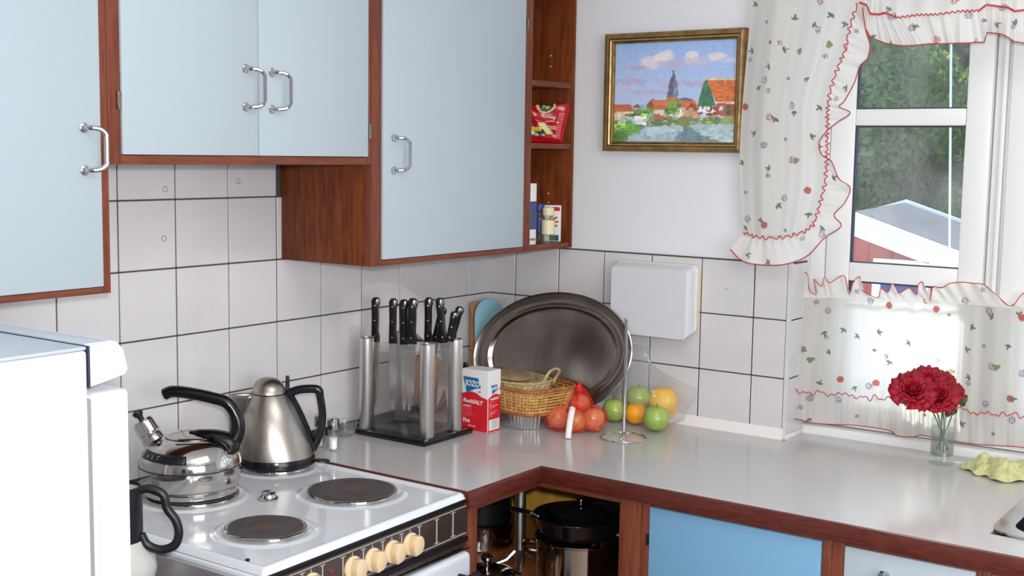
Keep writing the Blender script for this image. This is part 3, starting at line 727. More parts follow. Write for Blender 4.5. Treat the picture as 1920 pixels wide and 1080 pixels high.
MB().lathe([(.0055, 0), (.006, .006), (.0105, .012), (.011, .018), (.006, .0215), (.0005, .022)], n=24, mtx=Matrix.Translation((-.1005, 0, .150)) @ q).build('cap_knob', 'black', k1)
# dark label band on the shoulder
def on_body(a, z, off=.0012):
    r = np.interp(z, [p[1] for p in prof[6:12]], [p[0] for p in prof[6:12]])+off; return (r*math.cos(a), r*math.sin(a), z+off*.5)
bd = MB(); bd.grid(lambda u, v: on_body(R(-148+68*u), .083+.016*v-.004*u), 16, 4); lb = bd.build('label', 'black', k1, solid=.0004)
for i, chh in enumerate('EAST'):
    a = R(-143+9*i); p = on_body(a, .089, .0022); u = Vector((-math.sin(a), math.cos(a), 0)); text_mesh('lettering', chh, 'greyp', .013, frame_mtx(p, u, (-.6*math.cos(a), -.6*math.sin(a), .8)), lb)

k2 = thing('electric_kettle', 'cone-shaped brushed steel electric kettle with black handle, back right hotplate', 'kettle', (-.986, -.128, ZH), VR+R(4))
MB().lathe([(.001, 0), (.086, 0), (.089, .003), (.089, .008), (.087, .020), (.0865, .021)], n=64).build('base', 'blackg', k2)
MB().lathe([(.0868, .0195), (.0862, .024), (.082, .045), (.0745, .075), (.0655, .105), (.0565, .130), (.0465, .150), (.0400, .1605)], n=64).build('body', 'brushed', k2)
MB().lathe([(.0395, .1602), (.0398, .162), (.039, .163)], n=48).build('seam', 'black', k2)
MB().lathe([(.0392, .1625), (.0378, .169), (.0335, .180), (.0265, .189), (.018, .1945), (.009, .197), (.0005, .1975)], n=48).build('lid', 'brushed', k2)
sp = MB()
for sgn in (1, -1):
    pass
def spout(u, v):   # open V-shaped beak, u around from -1 to 1, v from bottom to top
    a = (u-.5)*2; z = .085+.073*v; rr = np.interp(z, [.075, .105, .130, .150, .1605], [.0745, .0655, .0565, .0465, .040])
    ext = .048*v**1.2
    w = .022*(.35+.65*v)
    return (-(rr-.004)*math.cos(a*.35)-ext*(1-abs(a)**1.6)-.002, a*w, z+.0*abs(a))
sp.grid(spout, 18, 12); sp.build('spout', 'brushed', k2, solid=.0012)
sv = []
hpts = crom([(.026, 0, .160), (.052, 0, .169), (.082, 0, .171), (.0955, 0, .168), (.0985, 0, .157), (.103, 0, .130), (.1045, 0, .105), (.101, 0, .078), (.093, 0, .052), (.083, 0, .034), (.079, 0, .030)], 50)
MB().tube([tuple(p) for p in hpts], [.0098 if i < 20 else .0088 for i in range(50)], 12, sx=.9).build('handle', 'blackg', k2)
st_ = crom([(.041, 0, .165), (.048, 0, .152), (.0605, 0, .122), (.0725, 0, .085), (.0805, 0, .052), (.085, 0, .028)], 24)
MB().tube([tuple(p) for p in st_], .0085, 10, sx=1.4).build('handle_strap', 'blackg', k2)
MB().tube([(.041, 0, .168), (.043, 0, .183), (.045, 0, .195), (.044, 0, .201)], [.005, .0045, .0045, .004], 8).build('lid_lever', 'black', k2)
cb = MB().tube([tuple(p) for p in crom([(.085, -.005, .008), (.098, -.012, .004), (.116, -.008, .003), (.118, .006, .0035), (.104, .010, .004), (.092, .006, .006)], 24)], .0022, 8).build('cord', 'black', k2)

for ch in k2.children:
    if ch.name.split('.')[0] in ('body', 'seam', 'lid', 'handle_strap', 'lid_lever', 'spout'):
        for v_ in ch.data.vertices: v_.co.x -= .105*max(0, v_.co.z-.02)
gl = thing('glass_cylinder', 'tall clear measuring glass behind the fridge, left of the whistling kettle', 'glass', (-1.438, -.118, .8952))
MB().lathe([(.001, 0), (.028, 0), (.030, .004), (.0305, .235), (.0325, .242), (.0310, .242), (.029, .235), (.0285, .006), (.001, .006)], n=40, caps=False).build('wall', 'glass', gl)
mg = MB()
for k in range(8): mg.tube([(.0309*math.cos(a), .0309*math.sin(a), .04+.025*k) for a in [R(-60+4*j) for j in range(8)]], .0004, 4)
mg.build('graduation', 'greyp', gl)

jg = thing('coffee_jug', 'glass coffee jug with black handle, left of the stove behind the fridge', 'jug', (-1.672, -.468, .8855), VR)
MB().lathe([(.001, 0), (.05, 0), (.058, .012), (.0615, .03), (.058, .052), (.045, .068), (.038, .085), (.036, .15), (.038, .165), (.0365, .165), (.0345, .15), (.0365, .086), (.0435, .069), (.0565, .05), (.06, .03), (.0565, .014), (.049, .002)], n=48, caps=False).build('body', 'frost', jg)
MB().lathe([(.0372, .072), (.0395, .074), (.0392, .170), (.036, .172)], n=40, caps=False).build('collar', 'black', jg, solid=.001)
hj = crom([(.036, 0, .166), (.055, 0, .168), (.076, 0, .158), (.082, 0, .135), (.096, 0, .115), (.101, 0, .092), (.093, 0, .072), (.07, 0, .064), (.048, 0, .072), (.038, 0, .09)], 44)
MB().tube([tuple(p) for p in hj], .0075, 12, sx=1.0).build('handle', 'black', jg)

# ================================================================ things on the worktop
Z = .9003
def gmill(label, x, y, hh=.072, r=.0125):
    t = thing('spice_mill', label, 'mill', (x, y, Z))
    g = MB().lathe([(.001, 0), (r+.0055, 0), (r+.006, .003), (r+.0015, .022), (r, .035), (r+.001, .05), (r-.001, .0505), (r-.002, .035), (r, .02), (r+.003, .004), (.001, .004)], n=10, caps=False); g.build('glass_body', 'vglass', t, ang=15)
    MB().lathe([(r-.003, .0045), (r-.002, .030), (.001, .031)], n=20).build('filling', 'salt' if hh < .075 else 'pepper', t)
    MB().lathe([(r+.0015, .0508), (r+.002, .053), (r+.002, .075), (r-.001, .0785), (.0005, .0795)], n=28).build('metal_cap', 'chrome', t)
    return t
gmill('chrome-capped glass salt mill beside the electric kettle handle', -.800, -.128)
gmill('chrome-capped glass pepper mill partly behind the electric kettle handle', -.79, -.075, .08)
bw = thing('glass_bowl', 'small clear glass bowl with a lug handle, left of the knife block', 'bowl', (-.672, -.052, Z), VR)
MB().lathe([(.001, 0), (.016, 0), (.021, .005), (.027, .02), (.0285, .04), (.0275, .04), (.026, .021), (.020, .008), (.001, .004)], n=40, caps=False).build('bowl_wall', 'vglass', bw)
MB().tube([(.0275, 0, .034), (.033, 0, .034), (.034, 0, .026), (.0275, 0, .022)], .002, 8).build('lug_handle', 'vglass', bw)

# knife block
KX0, KX1, KY0, KY1 = -.643, -.445, -.282, -.055
kbk = thing('knife_block', 'steel and clear acrylic knife block on a black base, left of the salt box', 'knife block', ((KX0+KX1)/2, (KY0+KY1)/2, Z))
MB().box((KX0, KY0, Z), (KX1, KY1, Z+.014), .003).build('base', 'blackg', kbk, world=True)
for x, y in ((-.623, -.076), (-.606, -.260), (-.497, -.262), (-.49, -.082)):
    MB().lathe([(.0175, 0), (.0188, .002), (.0188, .233), (.0172, .235), (.0165, .235), (.0165, .222), (.001, .222)], (x, y, Z+.0142), 40, caps=False).build('column', 'brushv', kbk, world=True)
for a, b in (((-.616, -.240, Z+.02), (-.613, -.096, Z+.229)), ((-.587, -.264, Z+.02), (-.516, -.261, Z+.229)), ((-.495, -.242, Z+.02), (-.492, -.102, Z+.229)), ((-.603, -.082, Z+.02), (-.510, -.079, Z+.229))):
    box('acrylic_panel', 'acryl', a, b, kbk)
def knife(label, px, py, plane, tilt=0, L=.112, wdt=.0105, blade=.17, lean=0, w=.011):
    p = at_x(px, py, plane); 
    t = thing('knife', label, 'knife', (p.x, p.y, p.z), VR, 'knives in the block')
    t.rotation_euler = (R(lean), R(tilt), VR)
    pr = [(-.0105, 0), (.011, 0), (.0115, .012), (.0085, .028), (.0092, .06), (.0088, .088), (.0118, .1), (.011, .111), (.004, .1155), (-.006, .1145), (-.0105, .107), (-.0095, .06)]
    pr = [(a*w/.011, b*L/.112) for a, b in pr]
    MB().prism(pr, -.007, .007, 'y', bev=.003).build('handle', 'blackg', t)
    rv = MB()
    for zz in (.016, .056, .094): rv.lathe([(.0021, 0), (.0018, .0008), (.0003, .0011)], n=10, mtx=Matrix.Translation((-.002, -.007, zz*L/.112)) @ Matrix.Rotation(R(90), 4, 'X'))
    rv.build('rivet', 'chrome', t)
    b_ = min(blade, p.z-Z-.03)
    MB().prism([(-.010, 0), (.010, 0), (.0095, -b_*.7), (0, -b_), (-.006, -b_*.99), (-.0095, -b_*.5)], -.0008, .0008, 'y').build('blade', 'steel', t)
    return t
knife('black knife handle furthest left in the knife block, nearest the white tiles', 704, 641, -.580)
knife('second black riveted knife handle from the left in the knife block', 737, 644, -.580)
knife('third black riveted knife handle from the left, darkest of the close pair', 758, 646, -.565, -1, w=.0115)
knife('fourth black riveted knife handle from the left, overlapping the third', 772, 645, -.590, 1, w=.0125)
knife('upright black knife handle just above the front steel column', 803, 641, -.500)
knife('black knife handle fanning out right of the front column, nearly upright', 832, 643, -.52, -6)
knife('short black knife handle tucked behind the fanned ones', 816, 641, -.47, 12, L=.09)
knife('black knife handle leaning right behind the right-hand steel column', 846, 640, -.485, 14, L=.09)
knife('black knife handle leaning right, lower and in front of the rearmost', 843, 640, -.515, 10, L=.075)
t = thing('kitchen_shears', 'pointed black grip sticking out between the knives', 'shears', at_x(790, 640, -.53), VR, None)
MB().prism([(-.022, .0), (.012, -.002), (-.004, .012), (-.028, .034)], -.003, .003, 'y', bev=.001).build('grip', 'black', t)
t = thing('peeler', 'small black handle between the knife block and the salt box', 'peeler', at_x(871, 700, -.40), VR)
MB().tube([(0, 0, -.02), (.002, 0, 0), (.003, 0, .015), (.003, 0, .03)], [.004, .006, .0075, .006], 12).build('handle', 'blackg', t)
MB().tube([(0, 0, -.02), (-.004, 0, -.1), (-.006, 0, at_x(871, 700, -.40).z*-1+Z+.003)], .0022, 8).build('shaft', 'steel', t)
# board glimpsed behind the block
wbd = thing('wooden_board', 'rounded wooden board leaning on the tiles behind the knife block', 'board', (-.315, -.03, Z), 0)
MB().lathe([(.001, -.006), (.078, -.006), (.081, -.003), (.081, .003), (.078, .006), (.001, .006)], n=40, mtx=Matrix.Translation((0, 0, .082)) @ Matrix.Rotation(R(80), 4, 'X')).build('board', 'board', wbd)

# salt box
sbx = thing('salt_box', 'white and red cardboard salt box, right of the knife block', 'box', (-.398, -.272, Z))
bx0, bx1, by0, by1, bh = -.4255, -.371, -.314, -.230, .160
box('carton', 'paper', (bx0, by0, Z), (bx1, by1, Z+bh), sbx, .001)
def salt_paint(w, s):
    # colour of the carton print; w,s metres from the left and the bottom of one face
    pass
def card(name, nu, nv, fn, posfn, par, m='printed', solid=0):
    mb = MB(); mb.grid(posfn, nu, nv); o = mb.build(name, m, par, world=True, recalc=False)
    at = o.data.color_attributes.new('Col', 'FLOAT_COLOR', 'POINT')
    cols = np.array([fn(i/nu, j/nv) for j in range(nv+1) for i in range(nu+1)], float); cols = np.hstack([cols, np.ones((len(cols), 1))]).astype(np.float32)
    at.data.foreach_set('color', cols.ravel()); return o
def S3(r, g, b): return srgb(r, g, b)[:3]
RED, WHT, PNK = S3(206, 26, 38), S3(226, 226, 226), S3(220, 110, 120)
def wave(u, flip=0): return .595+.055*math.sin(PI*(u*1.25+.0)) - .03*u
def front_fn(u, v):
    wv = .60+.045*math.sin(PI*min(1, u*1.3)) - .05*max(0, u-.5)*2
    if v > wv: return WHT
    if v > wv-.012: return S3(190, 30, 50)
    if u < .38 and .24 < v < .42 and math.sin(u*60)*math.sin(v*90) > -.3: return S3(214, 70, 84)
    if u < .6 and .2 < v < .3 and math.sin(u*70+v*40) > .8: return S3(216, 80, 90)
    return RED
def side_fn(u, v):
    wv = .565+.05*math.sin(PI*(u*.9)) 
    if .03 < v < .21 and .08 < u < .92:
        if .05 < v < .19 and .3 < u < .85: return S3(150, 160, 165) if int(u*40) % 2 else WHT
        return WHT
    if v < .5 and v > .25 and .1 < u < .1+.7*(.6+.4*math.sin(int(v*32)*2.1)) and int(v*64) % 2: return S3(228, 130, 136)
    return WHT if v > wv else RED
front = card('front_print', 48, 90, front_fn, lambda u, v: (bx0-.0006, by1-.001-u*(by1-by0-.002), Z+.001+v*(bh-.002)), sbx)
side = card('side_print', 36, 90, side_fn, lambda u, v: (bx0+.001+u*(bx1-bx0-.002), by0-.0006, Z+.001+v*(bh-.002)), sbx)
top_ = box('lid_flap', 'paper', (bx0+.001, by0+.001, Z+bh), (bx1-.001, by1-.001, Z+bh+.0008), sbx)
so = wloc(sbx)
def fm(y, z, rot=0):
    m = frame_mtx(Vector((bx0-.0014, y, z))-so, (0, -1, 0), (0, 0, 1)); return m @ Matrix.Rotation(R(rot), 4, 'Z')
flag = MB().prism([(-.030, .016), (.018, .015), (.027, -.010), (.010, -.013), (-.006, -.020), (-.018, -.028)], 0, .0005, 'z')
f_ = MB().add(flag.v, flag.f, fm(-.265, Z+.125)).build('logo_flag', 'bluecard', sbx)
text_mesh('lettering', 'JOZO', 'paper', .021, fm(-.2655, Z+.124, -3) @ Matrix.Translation((0, 0, .001)), sbx, bold=.0004, sx=.85)
text_mesh('lettering', 'salt', 'greyp', .008, fm(-.287, Z+.105), sbx)
text_mesh('lettering', 'RockSALT', 'paper', .0145, fm(-.2655, Z+.077, -3), sbx, bold=.0003, shear=.2)
text_mesh('lettering', 'med jod', 'paper', .007, fm(-.247, Z+.065), sbx, shear=.2)
text_mesh('lettering', 'Fint', 'paper', .015, fm(-.246, Z+.026), sbx, bold=.0003)
text_mesh('lettering', 'ROCK SALT', 'paper', .0045, fm(-.264, Z+.013, -4), sbx)
def fs_(x, z): return frame_mtx(Vector((x, by0-.0014, z))-so, (1, 0, 0), (0, 0, 1))
fl2 = MB().add(flag.v, flag.f, fs_(-.398, Z+.114) @ Matrix.Scale(.55, 4)).build('logo_flag', 'bluecard', sbx)
text_mesh('lettering', 'JOZO', 'paper', .011, fs_(-.398, Z+.114) @ Matrix.Translation((0, 0, .0008)), sbx, bold=.0003)
text_mesh('lettering', 'RockSALT', 'paper', .009, fs_(-.398, Z+.087), sbx, bold=.0002)

# foil tray, basket, inner basket
def superell(a, b, t, p=3.2):
    c, s_ = math.cos(t), math.sin(t); return (a*math.copysign(abs(c)**(2/p), c), b*math.copysign(abs(s_)**(2/p), s_))
bc = Vector((-.272, -.309, 0)); BR = R(-14)
tr = thing('foil_tray', 'crimped aluminium foil tray under the wicker basket', 'tray', (bc.x+.004, bc.y+.0, Z), BR)
def trayf(u, v):
    a, b = .062+.010*v, .088+.010*v; t = 2*PI*u; x, y = superell(a, b, t); k = 1+.012*math.sin(t*44)*(v > .05); return (x*k, y*k, .001+.040*v)
tm = MB(); tm.grid(trayf, 264, 5, closed_u=True); tm.add([(*superell(.062, .088, 2*PI*k/60), .001) for k in range(60)], [tuple(range(60))])
tm.tube([(*superell(.074, .100, 2*PI*k/80), .0415) for k in range(80)], .0022, 6, closed=True)
tm.build('tray', 'alu', tr)
bk = thing('wicker_basket', 'rectangular wicker basket with brown rim on the foil tray', 'basket', (bc.x, bc.y, Z+.0445), BR)
def bdim(z): k = z/.068; return .083+.012*k, .120+.020*k
rows = 7
wm = MB()
for r_ in range(rows):
    z = .011+r_*.0083; a, b = bdim(z); pts = []
    for k in range(176):
        t = 2*PI*k/176; x, y = superell(a, b, t, 4.5); ph = math.sin(k/176*2*PI*22 + r_*PI); kk = 1+.011*ph; pts.append((x*kk, y*kk, z))
    wm.tube(pts, .0027, 5, closed=True)
wo_ = wm.build('woven_strand', 'wicker', bk); wo_['kind'] = 'stuff'
for k in range(44):
    t = 2*PI*(k+.5)/44; pts = []
    for z in (.004, .03, .064): a, b = bdim(z); x, y = superell(a, b, t, 4.5); pts.append((x, y, z))
    MB().tube(pts, .0022, 5).build('stake', 'wicker', bk)
for z, r_, nm in ((.067, .0065, 'rim'), (.004, .006, 'base_band')):
    a, b = bdim(z); rm = MB()
    for ph in (0, PI):
        rm.tube([(superell(a, b, 2*PI*k/150, 4.5)[0]*(1+.008*math.cos(k*.9+ph)), superell(a, b, 2*PI*k/150, 4.5)[1]*(1+.008*math.cos(k*.9+ph)), z+.0018*math.sin(k*.9+ph)) for k in range(150)], r_*.72, 6, closed=True)
    rm.build(nm, 'wickerd', bk)
a, b = bdim(.005); MB().prism([superell(a, b, 2*PI*k/60, 4.5) for k in range(60)], .001, .006, 'z').build('bottom', 'wickerd', bk)
ib = thing('reed_basket', 'small pale woven reed basket with loop handle, inside the wicker basket', 'basket', (bc.x-.012, bc.y+.010, Z+.0445+.0065), BR)
def ibf(u, v): a, b = .058+.014*v, .088+.016*v; x, y = superell(a, b, 2*PI*u, 2.6); k = 1+.02*math.sin(2*PI*u*30+math.floor(v*9)*PI); return (x*k, y*k, .001+.072*v)
im = MB(); im.grid(ibf, 180, 18, closed_u=True); im.add([(*superell(.058, .088, 2*PI*k/40, 2.6), .001) for k in range(40)], [tuple(range(40))]); im.build('woven_wall', 'wickeri', ib, solid=.002)
im = MB(); im.tube([(superell(.073, .105, 2*PI*k/90, 2.6)[0], superell(.073, .105, 2*PI*k/90, 2.6)[1], .074) for k in range(90)], .0035, 6, closed=True); im.build('rim', 'wickeri', ib)
hl = MB()
for dx in (-.002, .003): hl.tube([tuple(p) for p in crom([(.004+dx, -.103, .070), (.022+dx, -.106, .098), (.044+dx, -.108, .108), (.062+dx, -.104, .098), (.060+dx, -.088, .074), (.052+dx, -.094, .066)], 20)], .0024, 6)
hl.build('loop_handle', 'wickeri', ib)
td = MB().lathe([(.001, 0), (.055, 0), (.056, .003), (.05, .009), (.02, .012), (.0005, .012)], n=40, sy=1.35); td = td.build('straw_lid', 'lidtan'); td.location = (bc.x-.018, bc.y+.03, Z+.0445+.0065+.0775); td.rotation_euler = (R(3), 0, BR)
tag(td, 'flat tan oval straw lid resting on the reed basket', 'lid')

# platter
pl_c = Vector((-.123, -.305, 1.078)); ud = (Vector((-.095, -.523, 0))-Vector((-.160, -.085, 0))).normalized(); lean = R(13)
nrm = Vector((-abs(ud.y), ud.x, 0)).normalized()
if nrm.x > 0: nrm = -nrm
vd = (Vector((0, 0, 1))*math.cos(lean) - nrm*math.sin(lean)).normalized()
rl = R(5); ur = (ud*math.cos(rl)+vd*math.sin(rl)).normalized(); vr = (vd*math.cos(rl)-ud*math.sin(rl)).normalized(); nn = ur.cross(vr).normalized()
if nn.x > 0: nn = -nn
pt = thing('oval_platter', 'large oval tarnished steel platter leaning against the tiles', 'platter', (pl_c.x, pl_c.y, .9003))
A_, B_ = .240, .171
rads = [(0.001, -.010), (.5, -.010), (.69, -.010), (.735, -.009), (.76, -.002), (.78, .0), (.80, -.001), (.97, .003), (.985, .0055), (1.0, .004), (1.0, .002), (.97, .0005), (.80, -.0035), (.76, -.005), (.735, -.0118), (.5, -.0125), (.001, -.0125)]
pm = MB(); N = 96; vs = []; fs = []
for k, h in rads:
    for j in range(N):
        t = 2*PI*j/N; dv = 1-k; a = A_-(1-k)*B_*1.12; b = B_*k; 
        a = max(a, .001) if k > .01 else .0008
        vs.append(pl_c+ur*a*math.cos(t)+vr*b*math.sin(t)+nn*h)
for i in range(len(rads)-1):
    for j in range(N): fs.append((i*N+j, i*N+(j+1) % N, (i+1)*N+(j+1) % N, (i+1)*N+j))
mz = min(v.z for v in vs); dz = .9008-mz
vs = [v+Vector((0, 0, dz)) for v in vs]
pm.add(vs, fs); pm.build('dish', 'tin', pt, world=True, ang=50)

# boards in the corner
xl = at_y(892, 610, -.054).x; xl2 = at_y(884, 620, -.028).x
bd1 = thing('cutting_board', 'light blue plastic cutting board with rounded corners behind the platter', 'board', (xl, -.056, Z))
MB().prism(rrect(0, -.006-xl, .0, .296, .05, 8), -.003, .003, 'y', bev=.0015, mtx=Matrix.Rotation(R(-1), 4, 'X')).build('board', 'blueboard', bd1)
bd2 = thing('cutting_board', 'brown wooden cutting board behind the blue board in the corner', 'board', (xl2, -.032, Z))
MB().prism(rrect(0, -.006-xl2, 0, .288, .004, 3), -.006, .006, 'y', bev=.0015, mtx=Matrix.Rotation(R(-1), 4, 'X')).build('board', 'board', bd2)

# onions in a net
def onion(label, p, r, m, rot):
    t = thing('onion', label, 'onion', p, rot)
    t.rotation_euler = (R(35), R(20), rot)
    pr = [(.0005, -r*.9), (r*.3, -r*.88), (r*.75, -r*.62), (r, -.05*r), (r*.93, r*.35), (r*.62, r*.72), (r*.28, r*.9), (r*.12, r*1.08), (r*.07, r*1.22), (.0005, r*1.25)]
    pr = [tuple(q) for q in crom(pr, 26)]; pr = [(max(a, .0004), b) for a, b in pr]
    MB().lathe(pr, n=32).build('bulb', m, t)
    MB().tube([(0, 0, -r*.88), (0.002, 0, -r*.97)], .004, 8).build('root', 'wickeri', t)
onion('orange-brown onion at the left of the red net', (-.285, -.436, Z+.036), .031, 'onion', .4)
onion('yellowish onion in the middle of the red net, behind the white tag', (-.270, -.482, Z+.031), .029, 'oniony', 1.4)
onion('reddish onion at the right of the red net', (-.239, -.517, Z+.034), .031, 'onion', 2.4)
onion('onion resting on top of the others in the red net', (-.222, -.462, Z+.062), .030, 'onion', 3.1)
net = thing('net_bag', 'red plastic net bag tied around the onions', 'bag', (-.25, -.478, Z))
hull = [(-.285, -.436, Z+.036, .0365), (-.270, -.482, Z+.031, .0325), (-.236, -.521, Z+.036, .0345), (-.222, -.468, Z+.062, .0325), (-.224, -.466, Z+.088, .022), (-.222, -.460, Z+.108, .008)]
def sdf_r(d, c):
    best = 0
    for x, y, z, r in hull:
        oc = c-Vector((x, y, z)); b = oc.dot(d); q_ = oc.length_squared-r*r; D = b*b-q_
        if D > 0: best = max(best, -b+math.sqrt(D))
    return best
cen = Vector((-.252, -.474, Z+.045))
def netp(u, v):
    a = 2*PI*u; th = PI*(.02+.96*v); d = Vector((math.cos(a)*math.sin(th), math.sin(a)*math.sin(th), math.cos(th)))
    r = sum(sdf_r((d+Vector((random.uniform(-1, 1), random.uniform(-1, 1), random.uniform(-1, 1)))*.0).normalized(), cen) for _ in (0,)); p = cen+d*max(r, .012); p.z = max(p.z, Z+.0012); return p
NU_, NV_ = 34, 40
G = [[netp(i/NU_, j/NV_) for i in range(NU_)] for j in range(NV_+1)]
nm_ = MB()
for s_ in (1, -1):
    for i in range(0, NU_):
        nm_.tube([G[j][(i+s_*j) % NU_] for j in range(NV_+1)], .00036, 3, caps=False)
nt_ = nm_.build('netting', 'netred', net, world=True, smooth=False); nt_['kind'] = 'stuff'
kt = MB().tube([(-.222, -.460, Z+.100), (-.221, -.460, Z+.112), (-.219, -.460, Z+.120)], [.012, .007, .002], 8).build('bunched_end', 'netred', net, world=True)
tg = at_z(1068, 822, Z)
tgm = MB(); ta = at_x(1072, 765, tg.x+.02)
tp = [tuple(p) for p in crom([(ta.x+.004, ta.y, ta.z), (tg.x+.006, tg.y+.003, Z+.045), (tg.x-.006, tg.y, Z+.012), (tg.x-.008, tg.y-.001, Z+.0015)], 12)]
for w in (0,):
    vs = []
    for p in tp:
        q_ = Vector(p); vs += [q_-rt0*.0075, q_+rt0*.0075]
    tgm.add(vs, [(2*i, 2*i+1, 2*i+3, 2*i+2) for i in range(11)])
tgm.build('paper_tag', 'paper', net, world=True, solid=.0005)
MB().lathe([(.0005, -.004), (.005, -.003), (.006, 0), (.005, .003), (.0005, .004)], (ta.x+.001, ta.y, ta.z), 12).build('tag_clip', 'paper', net, world=True)

# paper-towel stand
ps = thing('towel_stand', 'chrome kitchen roll stand with upright rod and ring base', 'stand', (-.251, -.615, Z))
MB().tube([(.058*math.cos(a), .058*math.sin(a), .0022) for a in [2*PI*k/60 for k in range(60)]], .0018, 8, closed=True).build('ring_base', 'chrome', ps)
MB().tube([(-.055, -.018, .0022), (0, 0, .0035), (.055, .018, .0022)], .0013, 8).build('cross_wire', 'chrome', ps)
MB().tube([(0, 0, .002), (0, 0, .3)], .0044, 12).build('rod', 'chrome', ps)
MB().lathe([(.0036, .298), (.0045, .302), (.004, .308), (.0005, .31)], n=12).build('rod_cap', 'chrome', ps)

# fruit
def fruit(name, label, px, py, zc, r, m, squash=.92):
    p = at_z(px, py, Z+zc)
    t = thing(name, label, 'fruit', (p.x, p.y, p.z), 0)
    pr = [(.0004, -r*squash*.93), (r*.25, -r*squash*.97), (r*.7, -r*squash*.74), (r, 0), (r*.72, r*squash*.74), (r*.28, r*squash*.97), (.0004, r*squash*.90)]
    pr = [(max(a, .0004), b) for a, b in [tuple(q) for q in crom(pr, 24)]]
    MB().lathe(pr, n=32).build('flesh', m, t)
    if name == 'apple': MB().tube([(0, 0, r*.8), (.003, 0, r*1.08)], .0012, 6).build('stalk', 'stem', t)
    else: MB().lathe([(.003, 0), (.002, .001), (.0003, .0012)], (0, 0, r*squash*.9), 8).build('button', 'stem', t)
    return t
fruit('apple', 'green apple at the left of the fruit bag, behind the stand rod', 1152, 768, .034, .033, 'green')
fruit('orange', 'bright orange low in the fruit bag, just right of the stand rod', 1192, 775, .031, .030, 'orange')
fruit('apple', 'green apple at the front right of the fruit bag', 1230, 784, .036, .035, 'green')
fruit('apple', 'green apple on top of the pile beside the tiles', 1197, 745, .070, .034, 'green')
fruit('orange', 'yellow-orange fruit on top at the right of the bag', 1243, 751, .064, .040, 'yellow')
fruit('orange', 'yellow-orange fruit low at the far right of the bag, under another', 1252, 768, .031, .034, 'yellow')
pb = thing('plastic_bag', 'clear thin plastic bag around the apples and oranges', 'bag', (-.07, -.56, Z))
bcx = Vector((-.058, -.572, Z+.05))
rs = np.random.default_rng(5)
phs = rs.uniform(0, 6.28, 12)
def bagp(u, v):
    a = 2*PI*u; z = v
    prof_ = np.interp(v, [0, .08, .3, .5, .66, .78, 1], [.6, .92, 1, .9, .55, .38, .5])
    w = .105*prof_; dpt = .056*prof_
    kx = 1+.07*math.sin(a*5+phs[0]+v*6)+.05*math.sin(a*9+phs[1]-v*9)
    off = Vector((0, 0, 0)); hgt = np.interp(v, [0, 1], [0, .205])
    x = math.cos(a)*w*kx; y = math.sin(a)*dpt*kx
    p = Vector((bcx.x, bcx.y, Z+.0015+hgt))
    right = Vector((-.02, -1, 0)).normalized(); back = Vector((1, -.02, 0))
    sh_ = np.interp(v, [0, .5, .75, 1], [0, 0, -.035, -.055])
    # ear of the bag pulled out to the right
    ear = max(0, math.cos(a))**6*np.interp(v, [0, .3, .55, .7, 1], [0, .02, .055, .02, 0])
    q_ = p+right*(x+sh_+ear)+back*y
    q_.x = min(q_.x, -.0055)
    return q_
bg_ = MB(); bg_.grid(bagp, 96, 48, closed_u=True); bg_.build('film', 'film', pb, world=True)

# wall box
wb = thing('wall_box', 'white plastic cabinet box mounted on the tiles above the fruit', 'box', (-.03, -.56, 1.15))
bm_ = MB()
def rr_at(x, y0, y1, z0, z1, r): return [(x, p[0], p[1]) for p in rrect(y0, y1, z0, z1, r, 6)]
L0 = rr_at(-.0035, -.694, -.444, 1.157, 1.332, .014); L1 = rr_at(-.022, -.694, -.444, 1.150, 1.332, .014); L2 = rr_at(-.026, -.690, -.447, 1.146, 1.328, .014); L3 = rr_at(-.050, -.688, -.450, 1.140, 1.322, .014); L4 = rr_at(-.0585, -.683, -.453, 1.136, 1.318, .010); L5 = rr_at(-.060, -.6815, -.4545, 1.1375, 1.3165, .009)
Ls = [L0, L1, L2, L3, L4, L5]; n = len(L0); vs = sum(Ls, []); fs = []
for k in range(5): fs += [(k*n+i, k*n+(i+1) % n, (k+1)*n+(i+1) % n, (k+1)*n+i) for i in range(n)]
bm_.add(vs[:2*n], fs[:n]); bm_.build('backplate', 'creamlid', wb, world=True)
MB().add(vs[n:], [tuple(i-n for i in f) for f in fs[n:]]+[tuple(range(4*n, 5*n))]).build('cover', 'white', wb, world=True, ang=22)
MB().lathe([(.002, 0), (.0015, .001)], n=8, mtx=Matrix.Translation((-.0065, -.77, 1.275)) @ Matrix.Rotation(R(-90), 4, 'Y')).build('screw_plug', 'greyp', wr)

